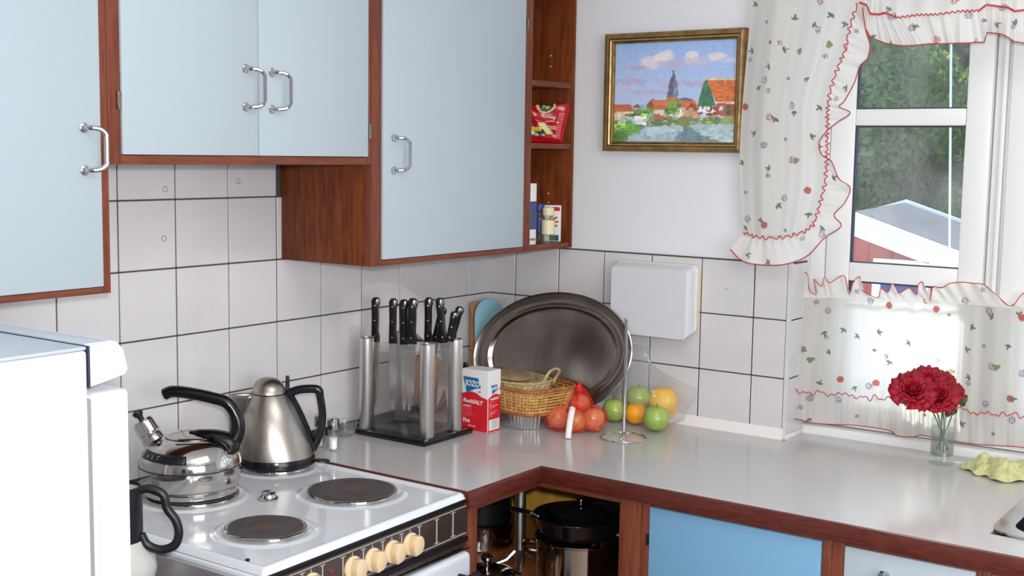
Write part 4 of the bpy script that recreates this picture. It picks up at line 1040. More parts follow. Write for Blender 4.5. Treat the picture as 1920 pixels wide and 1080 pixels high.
# vase with roses
vp = at_z(1765, 869, Z)
vs_ = thing('glass_vase', 'clear glass tumbler vase of water on the worktop by the window', 'vase', (vp.x, vp.y, Z))
MB().lathe([(.001, 0), (.028, 0), (.030, .004), (.0305, .012), (.0285, .018), (.0265, .024), (.0268, .06), (.0285, .112), (.0272, .112), (.0254, .06), (.025, .022), (.001, .018)], n=40, caps=False).build('glass_wall', 'vglass', vs_)
MB().lathe([(.001, .0185), (.0246, .0225), (.0252, .06), (.0258, .075), (.001, .075)], n=32, caps=False).build('water', 'water', vs_)
def rose(label, px, py, dist, r, seed, stemto):
    # centre at the given picture point, dist metres nearer/further than the vase axis
    d = ray(px, py); t0 = ((vp-CAM).dot(fw)+dist)/d.dot(fw); c = CAM+d*t0
    th = thing('rose', label, 'flower', tuple(c)); rr_ = random.Random(seed)
    fac = (CAM-c).normalized(); axis = (fac*.75+Vector((0, 0, 1))*.55).normalized(); q = Vector((0, 0, 1)).rotation_difference(axis)
    mb = MB(); N = 11
    for layer, (rl, cnt, op) in enumerate(((.07, 3, -.1), (.18, 4, .05), (.32, 5, .2), (.48, 7, .4), (.66, 8, .6), (.84, 9, .9), (1.0, 9, 1.2))):
        for k in range(cnt):
            a0 = 2*PI*(k+layer*.37+rr_.uniform(-.1, .1))/cnt; wa = 2*PI/cnt*rr_.uniform(.6, .95); R0 = r*rl*rr_.uniform(.8, 1.12); jz = r*rr_.uniform(-.12, .16)
            hgt = r*(.95-.35*rl); fr_ = rr_.uniform(0, 6.28)
            def pf(u, v, jz=jz, a0=a0, wa=wa, R0=R0, hgt=hgt, op=op, fr_=fr_):
                a = a0+(u-.5)*2*wa*(.6+.4*v); edge = .09*r*math.sin(u*15+fr_)*v*v
                rad = R0*(.25+.75*v**.7)+op*.24*r*v**3+edge*.6; zz = jz-r*.35+hgt*v*(1-.22*(2*u-1)**2)-op*.30*r*v**3+edge
                return q @ Vector((rad*math.cos(a), rad*math.sin(a), zz))
            mb.grid(pf, 8, 5)
    bud = MB().lathe([(.0004, -r*.5), (r*.22, -r*.4), (r*.26, -r*.05), (r*.18, r*.25), (r*.06, r*.36), (.0004, r*.37)], n=14); mb.add(bud.v, bud.f, q.to_matrix().to_4x4())
    mb.build('petals', 'petal', th, solid=.0006)
    base = c-axis*r*.4
    MB().lathe([(.0005, -.006), (r*.25, -.004), (r*.42, .004), (r*.3, .008)], n=14, mtx=Matrix.Translation(-axis*r*.55) @ q.to_matrix().to_4x4()).build('calyx', 'stem', th)
    sp_ = crom([tuple(base-c), tuple((base*.45+stemto[0]*.55)-c+Vector((0, 0, .01))), tuple(stemto[0]-c), tuple(stemto[1]-c)], 14)
    MB().tube([tuple(p) for p in sp_], .0016, 8).build('stem', 'stem', th)
    return th, c
V0 = Vector((vp.x, vp.y, Z))
rose('dark red rose at the left of the bunch, lowest bloom', 1712, 730, -.02, .040, 1, (V0+Vector((-.01, .015, .108)), V0+Vector((.008, -.01, .03))))
rose('dark red rose at the top centre of the bunch', 1738, 712, .012, .037, 2, (V0+Vector((.0, .012, .108)), V0+Vector((.006, -.012, .032))))
rose('dark red rose in the middle front of the bunch, above the vase', 1758, 740, -.015, .038, 3, (V0+Vector((.0, .0, .108)), V0+Vector((.004, -.002, .026))))
rose('small dark red rosebud at the right end of the bunch', 1791, 734, .0, .019, 4, (V0+Vector((.008, -.014, .108)), V0+Vector((-.004, .012, .034))))
rose('dark red rose at the back of the bunch, half hidden between the others', 1765, 716, .03, .030, 6, (V0+Vector((.006, .006, .108)), V0+Vector((.002, .006, .03))))
for lab, px, py, s_, an in (('serrated green rose leaf under the right-hand bud', 1797, 754, .026, -50), ('broad green rose leaf just above the vase rim', 1774, 768, .027, -100)):
    d = ray(px, py); c = CAM+d*(((vp-CAM).dot(fw)-.005)/d.dot(fw)); th = thing('rose_sprig', lab, 'leaf', tuple(c), 0)
    for k, (da, sc_, ox) in enumerate(((0, 1, 0), (70, .75, .006), (-60, .7, -.006))):
        lm_ = MB()
        def lf(u, v, da=da, sc_=sc_):
            a = (u-.5)*2; w = math.sin(PI*min(1, v*.97+.02))**.8*.42*(1+.07*math.sin(v*40)); x = a*w*s_*sc_; y = v*s_*sc_; zz = .18*s_*abs(a)-.15*s_*v*v
            t_ = R(an+da); rr = rt0*(x*math.cos(t_)-y*math.sin(t_))+Vector((0, 0, 1))*(x*math.sin(t_)+y*math.cos(t_))-fw*zz; return rr
        lm_.grid(lf, 6, 16); lm_.build('leaf', 'leaf', th, solid=.0005)
    j = V0+Vector((.002, -.004, .11)); MB().tube([(0, 0, 0), tuple((j-c)*.6+Vector((0, 0, .003))), tuple(j-c), tuple(V0+Vector((.0, -.002, .04))-c)], .0011, 6).build('stalk', 'stem', th)

# dish cloth
cp_ = at_z(1893, 889, Z)
cm = MB(); rs = np.random.default_rng(11); ph = rs.uniform(0, 6.28, 20)
def clothp(u, v):
    a = 2*PI*u; r = v; rad = (.085+.014*math.sin(3*a+ph[0])+.008*math.sin(7*a+ph[1]))
    x = rad*r*math.cos(a)*1.15; y = rad*r*math.sin(a)*.8
    h = (1-r**4)*(.027+.009*math.sin(60*x+ph[2]+20*y)+.006*math.sin(85*y+ph[3]+3*math.sin(50*x))+.003*math.sin(190*x+ph[4])*math.sin(150*y)+.002*math.sin(310*y+4*math.sin(120*x)))+.0022*(1+math.sin(14*a+ph[5]))*r
    return Vector((cp_.x, cp_.y, Z+.001+max(0, h)))+rt0*x+Vector((-rt0.y, rt0.x, 0))*y
cm.grid(clothp, 120, 40, closed_u=True)
co = cm.build('dish_cloth', 'cloth', solid=.0015); tag(co, 'crumpled yellow-green dish cloth on the worktop beside the sink', 'cloth')

# ================================================================ shelf contents
ZS1, ZS0 = 1.6452, 1.3708
bgp = thing('coffee_packet', 'shiny red foil packet on the middle of the open corner shelf', 'packet', (-.085, -.225, ZS1))
pL = Vector((-.128, -.165, 0)); pR = Vector((-.020, -.287, 0)); uu = (pR-pL).normalized(); nb_ = Vector((uu.y, -uu.x, 0)); 
if nb_.dot(CAM-pL) < 0: nb_ = -nb_
PW, PH = (pR-pL).length, .108
def bag_col(u, v):
    x, y = u*2-1, v
    c = S3(176, 10, 26)
    if v > .93 or v < .03: c = S3(150, 8, 20)
    if ((u-.58)/.17)**2+((v-.98)/.2)**2 < 1: c = S3(226, 196, 130)
    if ((u-.58)/.13)**2+((v-.97)/.14)**2 < 1: c = S3(60, 70, 50)
    if v < .50-.14*u and u < .75 and v > .12+.12*u: c = S3(52, 62, 32)
    if v < .54 and v > .22 and abs(math.sin(u*9+v*6)) > .85 and u < .85: c = S3(226, 214, 150)
    if .30 < u < .55 and .30 < v < .38+.25*(u-.3): c = S3(214, 180, 80)
    if .82 < u < .93 and .1 < v < .75 and int(v*40) % 2: c = S3(222, 150, 150)
    return c
def bag_pos(s_):
    def f(u, v):
        e = (math.sin(PI*u)*math.sin(PI*v))**.5; th_ = .017*e+.0025*math.sin(u*20+v*9)*e+.0015*math.sin(v*31+u*5)*e
        ww = 1-.06*math.sin(PI*v)+.03*v
        p = pL+uu*(PW*u*(.86+.14*v))+nb_*(s_*th_-.0) + Vector((0, 0, ZS1+.001+PH*v+.004*math.sin(u*9)*v)); return p
    return f
card('front_foil', 60, 60, bag_col, bag_pos(1), bgp, 'foilprint')
card('back_foil', 30, 30, lambda u, v: S3(150, 10, 24), bag_pos(-1), bgp, 'foilprint')
wo2 = wloc(bgp)
mt = frame_mtx(pL+uu*(PW*.60)+nb_*.0215+Vector((0, 0, ZS1+PH*.69))-wo2, uu, (0, 0, 1))
text_mesh('lettering', 'harmonig', 'paper', .0135, mt @ Matrix.Rotation(R(-10), 4, 'Z'), bgp, shear=.3, sx=.8)
text_mesh('lettering', 'Vegi', 'creamlid', .012, frame_mtx(pL+uu*(PW*.56)+nb_*.015+Vector((0, 0, ZS1+PH*.93))-wo2, uu, (0, 0, 1)), bgp, shear=.2)
def px_on(px, y): return at_y(px, 450, y).x
wc = thing('carton', 'tall slim white and blue carton at the left of the bottom shelf', 'carton', (-.19, -.25, ZS0))
xa, xb = px_on(989, -.27), px_on(1002, -.27)
box('carton_body', 'paper', (xa, -.275, ZS0+.0006), (xb, -.215, ZS0+.166), wc, .001)
box('printed_panel', 'navy', (xa+.001, -.2757, ZS0+.042), (xb-.002, -.275, ZS0+.118), wc)
box('printed_panel', 'greyp', (xa+.003, -.2757, ZS0+.012), (xb-.004, -.275, ZS0+.018), wc)
def jar(label, px, y, r, h, capm, bodym, fillm):
    x = px_on(px, y); t = thing('spice_jar', label, 'jar', (x, y, ZS0+.0006))
    MB().lathe([(.001, 0), (r*.9, 0), (r, .003), (r, h*.68), (r*.8, h*.76), (r*.78, h*.8)], n=32).build('glass_body', 'vglass' if bodym is None else bodym, t)
    MB().lathe([(r*1.01, h*.25), (r*1.015, h*.27), (r*1.015, h*.62), (r*1.01, h*.64)], n=32, caps=False).build('paper_label', fillm, t)
    MB().lathe([(r*.84, h*.78), (r*.88, h*.8), (r*.88, h*.98), (r*.8, h), (.0005, h)], n=32).build('cap', capm, t)
jar('blue-capped spice jar behind the cream-lidded one on the bottom shelf', 1011, -.225, .015, .107, 'bluecap', None, 'bluecap')
jar('cream-lidded glass spice jar on the bottom shelf', 1027, -.262, .0185, .098, 'creamlid', None, 'creamlid')
sbx2 = thing('spice_packet', 'white spice packet with cinnamon picture and green corner on the bottom shelf', 'packet', (-.045, -.235, ZS0))
pk = pL+uu*.045; pz = ZS0+.0006; ax_ = px_on(1030, -.235)
q0 = Vector((ax_, -.215, pz)); q1 = Vector((-.0215, -.262, pz)); uq = (q1-q0).normalized(); nq = Vector((uq.y, -uq.x, 0)); nq = nq if nq.dot(CAM-q0) > 0 else -nq
Wq = (q1-q0).length
mq = frame_mtx(q0, uq, (0, 0, 1))
MB().box((0, 0, -.012), (Wq, .102, 0), .001, mtx=mq).build('carton_body', 'paper', sbx2, world=True)
sg = mq.to_3x3() @ Vector((0, 0, 1)); zf = (0, .0006) if sg.dot(nq) > 0 else (-.0126, -.012)
MB().box((Wq*.5, .086, zf[0]), (Wq*.95, .097, zf[1]), mtx=mq).build('printed_panel', 'redcard', sbx2, world=True)
MB().box((Wq*.35, .002, zf[0]), (Wq*.9, .018, zf[1]), mtx=mq).build('printed_panel', 'greenp', sbx2, world=True)
for k in range(4): MB().box((Wq*.3, .044+k*.008, zf[0]), (Wq*.9, .050+k*.008, zf[1]), mtx=mq @ Matrix.Translation((Wq*.6, .056, 0)) @ Matrix.Rotation(R(-18+22*k), 4, 'Z') @ Matrix.Translation((-Wq*.6, -.056, 0))).build('cinnamon_print', 'cinn', sbx2, world=True)

# ================================================================ pots in the corner cabinet
ZP = .5705
pot = thing('stock_pot', 'large polished steel stock pot inside the open corner cabinet', 'pot', (-.44, -.605, ZP))
MB().lathe([(.001, 0), (.098, 0), (.103, .006), (.104, .116), (.107, .119), (.107, .122), (.102, .122), (.100, .116), (.099, .008), (.001, .006)], n=64, caps=False).build('body', 'steel', pot)
for s_ in (1, -1):
    a = VR+(0 if s_ > 0 else PI); c_, d_ = math.cos(a), math.sin(a); pv = Vector((-d_, c_, 0)); o_ = Vector((c_, d_, 0))
    MB().tube([tuple(p) for p in crom([tuple(o_*.103+pv*.035+Vector((0, 0, .093))), tuple(o_*.128+pv*.03+Vector((0, 0, .096))), tuple(o_*.134+Vector((0, 0, .097))), tuple(o_*.128-pv*.03+Vector((0, 0, .096))), tuple(o_*.103-pv*.035+Vector((0, 0, .093)))], 20)], .0045, 8).build('handle', 'steel', pot)
pan = thing('frying_pan', 'glossy black pan stacked on the steel stock pot', 'pan', (-.44, -.605, ZP+.1225))
MB().lathe([(.001, 0), (.078, 0), (.094, .008), (.106, .034), (.112, .050), (.1135, .052), (.1125, .0535), (.104, .036), (.091, .011), (.076, .003), (.001, .003)], n=64, caps=False).build('body', 'potb', pan)
MB().tube([tuple(p) for p in crom([(-.10*math.cos(VR), -.10*math.sin(VR), .044), (-.125*math.cos(VR), -.125*math.sin(VR), .055), (-.16*math.cos(VR)+.01, -.16*math.sin(VR)+.02, .058)], 10)], [.006]*10, 8).build('handle', 'potb', pan)
sp2 = thing('saucepan', 'small black saucepan with glass lid nested in the black pan', 'saucepan', (-.425, -.60, ZP+.1225+.0036))
MB().lathe([(.001, 0), (.062, 0), (.068, .006), (.07, .045), (.072, .047), (.069, .047), (.066, .008), (.001, .004)], n=48, caps=False).build('body', 'potb', sp2)
MB().lathe([(.0735, .0475), (.074, .050), (.060, .060), (.03, .067), (.012, .069), (.0005, .069)], n=48, caps=False).build('lid', 'potb', sp2)
MB().lathe([(.004, .068), (.004, .074), (.012, .078), (.013, .083), (.0005, .085)], n=20).build('lid_knob', 'chrome', sp2)
s1 = at_y(925, 985, -.30)
_c = at_y(899, 985, -.225)
lowc = thing('casserole', 'low steel casserole under the tall dark pan at the back of the corner cabinet', 'pot', (_c.x, -.225, ZP))
MB().lathe([(.001, 0), (.086, 0), (.091, .005), (.092, .062), (.0945, .064), (.090, .064), (.088, .008), (.001, .005)], n=48, caps=False).build('body', 'steel', lowc)
MB().lathe([(.0945, .0645), (.095, .0665), (.088, .0685), (.0005, .0695)], n=48, caps=False).build('lid', 'steel', lowc)
sd = thing('tall_pan', 'tall dark steel pan stacked at the back left of the corner cabinet', 'pan', (_c.x, -.225, ZP+.0698))
MB().lathe([(.001, 0), (.082, 0), (.086, .005), (.087, .135), (.089, .137), (.085, .137), (.083, .008), (.001, .005)], n=48, caps=False).build('body', 'darkmetal', sd)
MB().lathe([(.0885, .1375), (.089, .140), (.07, .150), (.02, .157), (.0005, .157)], n=48, caps=False).build('lid', 'potb', sd)
sl_ = thing('saucepan', 'low steel saucepan with domed lid at the front left of the corner cabinet', 'saucepan', (-.655, -.485, ZP), VR)
MB().lathe([(.001, 0), (.075, 0), (.08, .005), (.081, .050), (.083, .052), (.079, .052), (.077, .008), (.001, .005)], n=48, caps=False).build('body', 'steel', sl_)
MB().lathe([(.083, .0525), (.084, .0545), (.075, .060), (.045, .071), (.015, .075), (.0005, .0755)], n=48, caps=False).build('lid', 'steel', sl_)
MB().lathe([(.006, .075), (.005, .085), (.013, .092), (.015, .100), (.010, .105), (.0005, .106)], n=24).build('lid_knob', 'chrome', sl_)

# ================================================================ painting
P0 = at_x(1144, 66, -.012); yl, yr_, zt, zb = -.398, -.808, 1.940, 1.627
pa = thing('framed_painting', 'oil painting of a village street with church spire in a gilt frame', 'painting', (-.01, -.6, 1.63))
def mould(ins0, ins1, h0, h1, m, nm):
    # mitred ring between two insets, standing h metres off the wall
    for side in range(4):
        def P(i, j, h):
            A = [(yl-i, zt-i), (yr_+i, zt-i), (yr_+i, zb+i), (yl-i, zb+i)]
            return (-.0075-h, A[j % 4][0], A[j % 4][1])
        prf = [(ins0, 0), (ins0, h0), ((ins0+ins1)/2, max(h0, h1)+.002), (ins1, h1), (ins1, 0)]
        vs = []; 
        for j in (side, side+1):
            for i, h in prf: vs.append(P(i, j, h))
        k = len(prf); fs = [(a, a+1, k+a+1, k+a) for a in range(k-1)]+[(k-1, 0, k, 2*k-1), tuple(range(k)), tuple(range(2*k-1, k-1, -1))]
        MB().add(vs, fs).build(nm, m, pa, world=True, ang=60)
mould(0, .013, .020, .024, 'gold', 'outer_moulding'); mould(.013, .020, .014, .018, 'goldl', 'middle_moulding'); mould(.020, .026, .010, .012, 'gold', 'inner_moulding')
iy0, iy1, iz0, iz1 = yl-.026, yr_+.026, zb+.026, zt-.026
rgp = np.random.default_rng(2)
def noise2(h, w, sc):
    g = rgp.random((sc+2, sc+2)); y = np.linspace(0, sc, h); x = np.linspace(0, sc, w); yi = y.astype(int); xi = x.astype(int); fy = (y-yi)[:, None]; fx = (x-xi)[None]; fy = fy*fy*(3-2*fy); fx = fx*fx*(3-2*fx)
    return g[yi][:, xi]*(1-fy)*(1-fx)+g[yi+1][:, xi]*fy*(1-fx)+g[yi][:, xi+1]*(1-fy)*fx+g[yi+1][:, xi+1]*fy*fx
W_, H_ = 260, 200
img = np.zeros((H_+1, W_+1, 3)); X, Y = np.meshgrid(np.linspace(0, 1, W_+1), np.linspace(0, 1, H_+1))   # Y down
n1, n2, n3 = noise2(H_+1, W_+1, 7), noise2(H_+1, W_+1, 16), noise2(H_+1, W_+1, 45)
def C3(*c): return np.array(srgb(*c)[:3])
img[:] = C3(140, 170, 214)*(1-Y[..., None]*.9)+C3(190, 196, 222)*Y[..., None]*.9
def blend(mask, col):
    m = np.clip(mask, 0, 1)[..., None]; img[:] = img*(1-m)+np.asarray(col)*m
def ell(cx, cy, rx, ry, soft=.55, jit=.8): d = ((X-cx)/rx)**2+((Y-cy)/ry)**2+(n2-.5)*jit+(n3-.5)*jit; return np.clip((1-d)/soft, 0, 1)
for cx, cy, rx, ry, c in ((.33, .20, .14, .07, (214, 200, 206)), (.42, .15, .09, .07, (222, 210, 214)), (.47, .22, .12, .05, (178, 168, 194)), (.64, .15, .06, .07, (222, 208, 210)), (.70, .20, .13, .05, (186, 178, 200)), (.85, .16, .10, .05, (214, 204, 210)), (.93, .2, .1, .04, (196, 190, 208)), (.18, .25, .11, .03, (166, 158, 188)), (.12, .38, .16, .05, (172, 160, 190)), (.45, .42, .12, .035, (180, 170, 196)), (.63, .42, .16, .04, (170, 160, 190)), (.3, .50, .2, .02, (176, 166, 190)), (.05, .45, .12, .04, (184, 176, 200))):
    blend(ell(cx, cy, rx, ry)*.85, C3(*c))
def poly(pts, col, jit=0.0, tex=None):
    inside = np.zeros(X.shape, bool); n = len(pts); Xj = X+(n3-.5)*jit; Yj = Y+(n2-.5)*jit
    for i in range(n):
        (x1, y1), (x2, y2) = pts[i], pts[(i+1) % n]
        if y1 == y2: continue
        cnd = ((y1 > Yj) != (y2 > Yj)) & (Xj < (x2-x1)*(Yj-y1)/(y2-y1)+x1); inside ^= cnd
    c = C3(*col); cc_ = c[None, None]*(1+(n3[..., None]-.5)*.5)
    img[inside] = np.broadcast_to(cc_, img.shape)[inside]
poly([(.44, .60), (.46, .40), (.485, .33), (.495, .28), (.505, .33), (.53, .42), (.54, .60)], (86, 88, 110)); poly([(.50, .35), (.53, .42), (.54, .56), (.5, .56)], (128, 130, 150))
poly([(.44, .55), (.54, .55), (.54, .62), (.44, .62)], (176, 110, 80))
poly([(.54, .57), (.60, .555), (.65, .575), (.69, .62), (.54, .62)], (98, 100, 112))
poly([(0, .62), (.14, .615), (.17, .70), (0, .73)], (178, 92, 48)); poly([(0, .71), (.16, .69), (.16, .80), (0, .80)], (206, 190, 168)); poly([(.16, .64), (.20, .615), (.24, .66), (.16, .66)], (150, 70, 50))
poly([(.31, .58), (.46, .58), (.50, .69), (.34, .69)], (186, 104, 62)); poly([(.28, .62), (.31, .58), (.36, .70), (.28, .70)], (140, 70, 50)); poly([(.34, .68), (.6, .68), (.6, .78), (.34, .78)], (214, 206, 200))
poly([(.54, .59), (.68, .59), (.70, .66), (.56, .66)], (196, 110, 60)); poly([(.58, .70), (.65, .605), (.71, .70)], (150, 62, 46)); poly([(.58, .69), (.72, .69), (.72, .78), (.58, .78)], (196, 150, 120))
poly([(.695, .645), (.74, .41), (.775, .375), (.84, .64), (.84, .66), (.70, .66)], (56, 110, 80)); poly([(.76, .375), (1, .385), (1, .62), (.845, .61)], (196, 104, 46)); poly([(.75, .385), (.78, .37), (1, .38), (1, .395), (.77, .39)], (210, 190, 150))
poly([(.705, .655), (.845, .645), (.845, .735), (.71, .74)], (130, 52, 40)); poly([(.845, .615), (1, .61), (1, .76), (.845, .735)], (168, 82, 60)); poly([(.84, .60), (1, .61), (1, .625), (.84, .615)], (214, 206, 196))
for x in (.715, .748, .78, .812): poly([(x, .65), (x+.019, .65), (x+.019, .72), (x, .72)], (220, 222, 224))
poly([(.87, .65), (.90, .65), (.90, .71), (.87, .71)], (210, 210, 214)); poly([(.93, .645), (.965, .645), (.965, .74), (.93, .74)], (60, 80, 50))
poly([(0, .78), (.28, .74), (1, .78), (1, 1), (0, 1)], (110, 130, 104))
for cx, cy, rx, ry, c in ((.85, .80, .2, .06, (116, 132, 72)), (.95, .79, .1, .06, (140, 150, 90)), (.6, .77, .08, .04, (130, 120, 84)), (.26, .70, .08, .07, (96, 140, 50)), (.3, .76, .09, .05, (124, 158, 70)), (.17, .74, .06, .05, (110, 130, 80)), (.49, .67, .065, .09, (88, 132, 42)), (.49, .63, .04, .05, (130, 160, 60)), (.40, .76, .1, .045, (170, 100, 64)), (.5, .82, .16, .045, (120, 130, 74)), (.42, .80, .12, .04, (84, 108, 70))): blend(ell(cx, cy, rx, ry, jit=.9), C3(*c))
poly([(.05, .78), (.2, .76), (.2, .83), (.05, .84)], (176, 200, 206)); poly([(.18, .75), (.28, .74), (.28, .84), (.2, .82)], (224, 226, 230))
poly([(.62, .83), (1, .83), (1, 1), (.9, 1), (.7, .90)], (162, 184, 190)); poly([(.04, 1), (.28, .85), (.55, .84), (.62, .9), (.80, 1)], (156, 176, 188)); poly([(.3, .86), (.5, .85), (.6, .88), (.3, .93)], (176, 194, 204)); poly([(.52, 1), (.54, .90), (.64, .885), (.86, 1)], (104, 130, 140))
blend(ell(.1, .87, .16, .09, jit=.9), C3(92, 150, 50)); blend(ell(.06, .95, .08, .08, jit=.9), C3(70, 110, 44)); blend(ell(.05, .85, .07, .05, jit=.9), C3(140, 180, 80))
dabs = np.random.default_rng(8)
for k in range(1500):
    cx, cy = dabs.random(), dabs.uniform(.66, 1) if k % 3 else dabs.uniform(0, 1)
    ix, iy = int(cx*W_), int(cy*H_); c0 = img[min(iy, H_), min(ix, W_)].copy(); w_, h_ = dabs.integers(2, 6), dabs.integers(1, 3)
    green = c0[1] > c0[0]*1.25 and c0[1] > c0[2]*1.5
    f_d = dabs.uniform(.45, 1.7) if green else dabs.uniform(.94, 1.07)
    img[max(0, iy-h_):iy+h_, max(0, ix-w_):ix+w_] = c0*f_d
img = np.clip(img*(1+(n3[..., None]-.5)*.12)*1.12+.03, 0, 1)
cv = MB(); cv.grid(lambda u, v: (-.0125, iy0+(iy1-iy0)*u, iz1+(iz0-iz1)*v), W_, H_); cvo = cv.build('canvas', 'paint_oil', pa, world=True, recalc=False, smooth=False)
at = cvo.data.color_attributes.new('Col', 'FLOAT_COLOR', 'POINT'); at.data.foreach_set('color', np.concatenate([img.reshape(-1, 3), np.ones(((W_+1)*(H_+1), 1))], 1).astype(np.float32).ravel())

# ================================================================ curtains
BASE = np.array(srgb(232, 230, 226)[:3])
KC = {'red': (178, 84, 84), 'solid': (190, 78, 66), 'purple': (128, 112, 150), 'leaf': (128, 142, 84), 'sprig': (86, 100, 72), 'tb': (96, 98, 140), 'tr': (170, 80, 84), 'ps': (120, 108, 146)}
side_m = [(1437,41,'tb'),(1488,36,'sprig'),(1526,45,'sprig'),(1536,56,'purple'),(1540,3,'red'),(1562,28,'sprig'),(1584,43,'sprig'),(1416,6,'sprig'),(1446,80,'tr'),(1464,81,'ps'),(1469,93,'sprig'),(1500,97,'leaf'),(1409,96,'sprig'),(1404,111,'ps'),(1446,125,'sprig'),(1475,147,'tb'),(1435,150,'purple'),(1422,162,'sprig'),(1443,170,'ps'),(1515,146,'sprig'),(1484,198,'purple'),(1490,209,'sprig'),(1395,200,'solid'),(1445,220,'red'),(1456,223,'sprig'),(1537,201,'sprig'),(1588,91,'red'),(1611,60,'ps'),(1552,82,'leaf'),(1547,105,'ps'),
 (1414,252,'sprig'),(1434,272,'purple'),(1471,261,'tb'),(1520,256,'sprig'),(1484,300,'red'),(1494,304,'leaf'),(1444,317,'sprig'),(1441,330,'ps'),(1391,305,'sprig'),(1396,361,'tb'),(1515,357,'solid'),(1469,371,'purple'),(1457,384,'sprig'),(1516,400,'sprig'),(1400,411,'purple'),(1398,427,'sprig'),(1434,422,'solid'),(1426,415,'sprig'),(1472,432,'tb'),(1410,474,'sprig'),(1449,490,'sprig'),(1510,446,'ps'),(1550,427,'sprig'),(1546,439,'purple'),(1566,334,'sprig'),(1541,276,'sprig'),(1594,168,'sprig'),(1572,186,'ps')]
val_m = [(1667,15,'sprig'),(1674,31,'purple'),(1713,52,'purple'),(1720,48,'sprig'),(1637,67,'sprig'),(1758,76,'red'),(1672,80,'tb'),(1817,29,'purple'),(1847,39,'tb'),(1868,48,'sprig'),(1882,14,'purple'),(1908,45,'sprig'),(1902,50,'ps'),(1830,77,'tb'),(1790,0,'red')]
cafe_m = [(1553,582,'red'),(1497,650,'red'),(1506,653,'leaf'),(1523,671,'leaf'),(1546,622,'sprig'),(1550,632,'ps'),(1585,617,'sprig'),(1610,630,'sprig'),(1634,564,'purple'),(1668,572,'solid'),(1647,622,'sprig'),(1641,656,'tr'),(1663,668,'ps'),(1671,677,'sprig'),(1558,660,'sprig'),(1577,711,'solid'),(1535,720,'sprig'),(1602,725,'sprig'),(1643,718,'solid'),(1631,723,'purple'),(1486,716,'purple'),(1503,763,'ps'),(1520,746,'purple'),(1573,749,'purple'),(1608,780,'tb'),(1520,786,'tr'),(1481,780,'solid'),(1610,546,'ps'),(1533,566,'ps'),
 (1757,579,'solid'),(1780,590,'tb'),(1822,612,'sprig'),(1855,583,'purple'),(1862,595,'sprig'),(1910,590,'sprig'),(1917,595,'solid'),(1812,655,'sprig'),(1892,647,'sprig'),(1845,649,'tb'),(1860,687,'red'),(1871,691,'leaf'),(1820,707,'sprig'),(1817,718,'ps'),(1783,700,'leaf'),(1760,675,'ps'),(1895,746,'solid'),(1902,745,'sprig'),(1848,757,'purple'),(1707,642,'sprig'),(1864,812,'tb'),(1898,787,'purple'),(1803,795,'sprig'),(1735,777,'tr'),(1812,563,'purple'),(1845,543,'ps'),(1917,700,'purple'),(1500,546,'sprig'),(1480,800,'tb')]
def motif_cols(YZ, motifs, scale=1.0):
    # YZ: array (n,2) of cloth points in the curtain's own plane; motifs: list of (y, z, kind)
    col = np.tile(BASE, (len(YZ), 1))
    rg = np.random.default_rng(9)
    for my, mz, k in motifs:
        d = YZ-np.array([my, mz]); r = np.hypot(d[:, 0], d[:, 1]); near = np.where(r < .02)[0]
        if len(near) == 0: continue
        scale = 1.25; dy, dz, rr = d[near, 0]/scale, d[near, 1]/scale, r[near]/scale; th = np.arctan2(dz, dy); c = np.array(srgb(*KC[k])[:3]); a0 = rg.uniform(0, 6.28)
        if k in ('red', 'purple'): mk = ((rr < .0072) & (np.cos(8*th+a0) > -.35) & (rr > .0024)) | (rr < .0012)
        elif k == 'solid': mk = rr < .0068
        elif k == 'ps': mk = (rr < .0052) & (np.cos(5*th+a0) > -.2)
        elif k == 'tb': mk = (rr < .0034) & (rr > .0012)
        elif k == 'tr': mk = rr < .0036
        else:
            mk = np.zeros(len(near), bool)
            for j, (ang, ox, L) in enumerate(((a0, 0, .0075), (a0+1.0, .001, .0065), (a0-1.2, -.002, .005))):
                ca, sa = math.cos(ang), math.sin(ang); p_ = (dy-ca*L*.6)*ca+(dz-sa*L*.6)*sa; q_ = -(dy-ca*L*.6)*sa+(dz-sa*L*.6)*ca
                mk |= (p_/(L*.75))**2+(q_/(.0019 if k == 'sprig' else .0034))**2 < 1
        col[near[mk]] = BASE*.12+c*.88
    return col
def curtain_grid(name, par, fn, nu, nv, motifs, m='cotton', solid=.0):
    P = [fn(i/nu, j/nv) for j in range(nv+1) for i in range(nu+1)]
    mb = MB(); mb.v = [tuple(p) for p in P]; mb.f = [(j*(nu+1)+i, j*(nu+1)+i+1, (j+1)*(nu+1)+i+1, (j+1)*(nu+1)+i) for j in range(nv) for i in range(nu)]
    o = mb.build(name, m, par, world=True, ang=180, recalc=False)
    YZ = np.array([(p[1], p[2]) for p in P]); col = motif_cols(YZ, motifs)
    at = o.data.color_attributes.new('Col', 'FLOAT_COLOR', 'POINT'); at.data.foreach_set('color', np.hstack([col, np.ones((len(col), 1))]).astype(np.float32).ravel())
    return o
def piping(name, par, pts, r=.0014): return MB().tube(pts, r, 6).build(name, 'redtrim', par, world=True)

XC = -.045
rodz = 2.16
cr = thing('curtain_rod', 'white curtain rod above the window, over the top edge of the picture', 'rod', (-.06, -1.5, rodz))
MB().tube([(-.045, -.72, rodz), (-.045, -2.9, rodz)], .009, 12).build('rod', 'rod', cr, world=True)
for y in (-.76, -2.86): MB().tube([(-.045, y, rodz), (.006, y, rodz)], .006, 8).build('bracket', 'rod', cr, world=True)
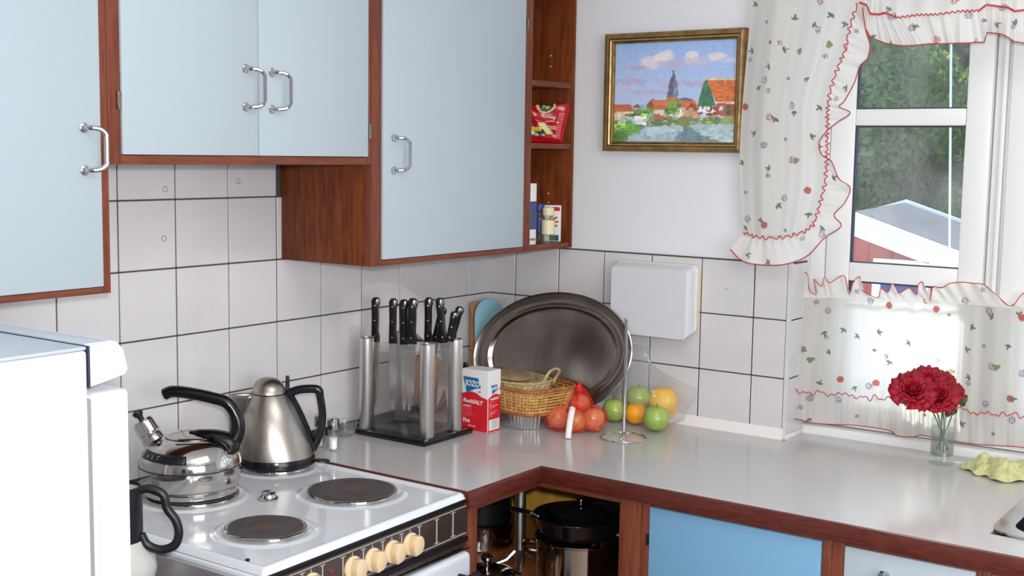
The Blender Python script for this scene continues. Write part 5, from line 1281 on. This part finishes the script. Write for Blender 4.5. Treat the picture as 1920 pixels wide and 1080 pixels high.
# side curtain
scn = thing('side_curtain', 'white floral side curtain with red-edged ruffle, left of the window', 'curtain', (XC, -.95, 1.35))
Lp = [(1424, -112), (1417, -50), (1410, 0), (1401, 95), (1391, 210), (1387, 290), (1389, 370), (1396, 436)]
Rp = [(1632, -112), (1620, -40), (1609, 8), (1584, 95), (1557, 172), (1552, 245), (1548, 330), (1524, 424)]
NVs, NUs = 330, 130
LL = crom(Lp, NVs+1); RR = crom(Rp, NVs+1)
def sfold(u, z): return .009*math.sin(u*2*PI*2.3+.4+(z-1.4)*.8)*(.45+.55*min(1, max(0, (z-1.35)/.4)))+.0018*math.sin(u*2*PI*6.3+1.2)
def sidep(u, v):
    j = v*NVs; k = int(round(j)); a, b = LL[k], RR[k]; px = a[0]+(b[0]-a[0])*u; py = a[1]+(b[1]-a[1])*u+math.sin(PI*u)*12*v**6
    p = at_x(px, py, XC); dx = sfold(u, p.z); d = (p-CAM); return CAM+d*((XC+dx-CAM.x)/(XC-CAM.x))
def todict(ms, X): out = []; [out.append((at_x(a, b, X).y, at_x(a, b, X).z, k)) for a, b, k in ms]; return out
sm2 = todict(side_m, XC)
curtain_grid('panel', scn, sidep, NUs, NVs, sm2)
inn = [(1609,6),(1598,35),(1591,62),(1584,95),(1576,115),(1566,140),(1557,168),(1553,195),(1551,212),(1552,228),(1551,245),(1551,262),(1551,282),(1550,300),(1549,320),(1547,345),(1540,372),(1534,395),(1526,420),(1512,433),(1488,441),(1462,446),(1430,446),(1410,442),(1395,436)]
out = [(1617,14),(1624,60),(1631,84),(1627,108),(1612,125),(1602,155),(1584,188),(1574,200),(1594,212),(1569,230),(1548,248),(1536,268),(1541,290),(1559,303),(1573,335),(1594,352),(1584,380),(1564,403),(1577,424),(1546,446),(1513,480),(1474,495),(1435,497),(1394,490),(1369,467)]
NR = 340
II, OO = lin(inn, NR+1), crom(out, NR+1)
def rufp(u, v):
    k = int(round(u*NR)); a, b = II[k], OO[k]; px, py = a+(b-a)*v; px, py = float(px), float(py)
    dx = -.004-.006*v*(1+math.sin(u*2*PI*15+math.sin(u*40)))/1.0+.0016*math.sin(u*2*PI*47)*(1-v); p = at_x(px, py, XC); d = p-CAM; return CAM+d*((XC+dx-.012*(1)-CAM.x)/(XC-CAM.x))
curtain_grid('ruffle', scn, rufp, NR, 30, sm2, 'cottonu')
piping('edge_piping', scn, [rufp(i/NR, 1) for i in range(NR+1)], .0013)
def seamp(u):
    k = int(round(u*NR)); a = II[k]; w = 2.6*math.sin(u*2*PI*46)+1.6*math.sin(u*2*PI*71+1); t_ = II[min(NR, k+1)]-II[max(0, k-1)]; t_ = t_/(np.linalg.norm(t_)+1e-6)
    p = at_x(float(a[0]-t_[1]*w), float(a[1]+t_[0]*w), XC-.024); return p
piping('seam_piping', scn, [tuple(seamp(i/NR)) for i in range(NR+1)], .0014)
# valance
vl = thing('valance', 'white floral valance with gathered ruffle along the top of the window', 'curtain', (XC, -1.4, 1.9))
vi = [(1611,4),(1625,10),(1632,26),(1648,27),(1660,24),(1683,33),(1720,28),(1755,27),(1800,21),(1835,20),(1850,9),(1872,12),(1890,14),(1902,21),(1925,19),(1980,24),(2060,30),(2200,42),(2350,56)]
vo = [(1616,16),(1620,48),(1632,70),(1660,81),(1690,86),(1716,85),(1742,82),(1770,82),(1800,81),(1846,79),(1850,61),(1872,63),(1885,67),(1902,78),(1925,82),(1980,88),(2060,92),(2200,100),(2350,110)]
NV2 = 520
VI, VO = lin(vi, NV2+1), lin(vo, NV2+1)
def vruf(u, v):
    k = int(round(u*NV2)); a, b = VI[k], VO[k]; px, py = a+(b-a)*v
    dx = .006*(.3+v)*math.sin(u*2*PI*19+2*math.sin(u*31))+.0012*math.sin(u*2*PI*51); p = at_x(float(px), float(py), XC); d = p-CAM; return CAM+d*((XC-.008+dx-CAM.x)/(XC-CAM.x))
vm2 = todict(val_m, XC)
curtain_grid('ruffle', vl, vruf, NV2, 30, vm2, 'cotton')
def vtop(u, v):
    k = int(round(u*NV2)); a = VI[k]; b = np.array([a[0]+6, -120+(a[0]-1611)*.06]); px, py = b+(a-b)*v
    dx = .005*math.sin(u*2*PI*13+v*1.5); p = at_x(float(px), float(py), XC+.004); d = p-CAM; return CAM+d*((XC+.004+dx-CAM.x)/(XC+.004-CAM.x))
curtain_grid('panel', vl, vtop, NV2, 50, vm2)
piping('edge_piping', vl, [vruf(i/NV2, 1) for i in range(NV2+1)], .0013)
piping('seam_piping', vl, [tuple(at_x(float(VI[i][0]), float(VI[i][1]+1.8*math.sin(i*.9)), XC-.02)) for i in range(NV2+1)], .0014)
# cafe curtain
cf = thing('cafe_curtain', 'white floral half curtain with red scalloped edges across the lower window', 'curtain', (.11, -1.3, .93))
hd = [(1500,516),(1513,513),(1518,544),(1531,551),(1526,524),(1540,537),(1546,520),(1556,530),(1576,518),(1585,520),(1592,552),(1600,530),(1612,519),(1617,544),(1645,558),(1652,541),(1665,548),(1673,532),(1685,549),(1705,540),(1718,553),(1722,533),(1731,531),(1733,565),(1743,564),(1750,538),(1765,540),(1780,532),(1800,529),(1825,531),(1845,534),(1870,555),(1890,572),(1902,570),(1925,548),(1980,560),(2060,580),(2200,600)]
rd = [(1502,556),(1560,558),(1640,562),(1730,566),(1800,570),(1925,580),(2060,592),(2200,606)]
se = [(1481,730),(1503,738),(1530,739),(1560,739),(1590,743),(1618,748),(1640,748),(1678,750),(1700,760),(1740,764),(1792,769),(1815,773),(1840,775),(1868,780),(1885,778),(1925,782),(2060,800),(2200,824)]
bt = [(1476,784),(1500,787),(1525,793),(1565,796),(1600,797),(1640,802),(1670,808),(1682,817),(1712,819),(1728,816),(1760,822),(1790,827),(1832,833),(1880,836),(1925,840),(2060,862),(2200,880)]
NC = 640
PXa, PXb = 0, 0
def curve_at(pts, n): return crom(pts, n)
HD = crom(hd, NC+1)
def by_px(pts, px): return float(np.interp(px, [p[0] for p in pts], [p[1] for p in pts]))
def cX(px, fr_):   # plane of the curtain: flares forward at its left end
    t = max(0, min(1, (px-1478)/70)); base = .048+.020*(1-fr_)
    return base+(.112-base)*t**.8
def cfold(u): return .0055*math.sin(u*2*PI*15+1.3*math.sin(u*23))+.0012*math.sin(u*2*PI*31+1)
def proj(px, py, X, dx=0): p = at_x(px, py, X); d = p-CAM; return CAM+d*((X+dx-CAM.x)/(X-CAM.x))
def cbody(u, v):
    t0 = 1502+u*(2200-1502); t1 = 1481+u*(2200-1481); px = t0+(t1-t0)*v; y0 = by_px(rd, px); y1 = by_px(se, px); py = y0+(y1-y0)*v
    return proj(px, py, cX(px, v), cfold(u)*(.5+.5*v)-.004)
cm2 = []
for a, b, k in cafe_m:
    p = at_x(a, b, cX(a, min(1, max(0, (b-560)/180)))); cm2.append((p.y, p.z, k))
curtain_grid('panel', cf, cbody, NC, 110, cm2, 'cafe')
def chead(u, v):
    k = int(round(u*NC)); a = HD[k]; px1 = 1502+u*(2200-1502); b = np.array([px1*.1+a[0]*.9, by_px(rd, float(a[0]))+2]); px, py = a+(b-a)*v
    return proj(float(px), float(py), cX(float(px), 0), -.006+.004*(1-v)*math.sin(u*2*PI*30)-.003)
HDu = np.array([h[0] for h in HD])
curtain_grid('heading_frill', cf, chead, NC, 22, cm2, 'cottonu')
piping('edge_piping', cf, [chead(i/NC, 0) for i in range(NC+1)], .0011)
BT = crom(bt, NC+1)
def cflo(u, v):
    b = BT[int(round(u*NC))]; px = float(b[0]); y0 = by_px(se, px); py = y0+(float(b[1])-y0)*v
    return proj(px, py, cX(px, 1), -.003-.006*v+.005*v*math.sin(u*2*PI*17+2*math.sin(u*17))+.001*math.sin(u*2*PI*50))
curtain_grid('flounce', cf, cflo, NC, 30, cm2, 'cafe')
piping('edge_piping', cf, [cflo(i/NC, 1) for i in range(NC+1)], .0011)
def cse(u):
    b = 1481+u*(2200-1481); return proj(b, by_px(se, b)-2+(3+1.5*math.sin(b*.07))*math.sin(b*.19+2*math.sin(b*.05))+2*math.sin(b*.47+1), cX(b, 1), -.013)
piping('seam_piping', cf, [tuple(cse(i/NC)) for i in range(NC+1)], .0012)
rdt = MB().tube([tuple(at_x(1540, by_px(rd, 1540)+6, .118)), tuple(at_x(2200, by_px(rd, 2200)+6, .118))], .004, 10).build('rod', 'rod', cf, world=True)
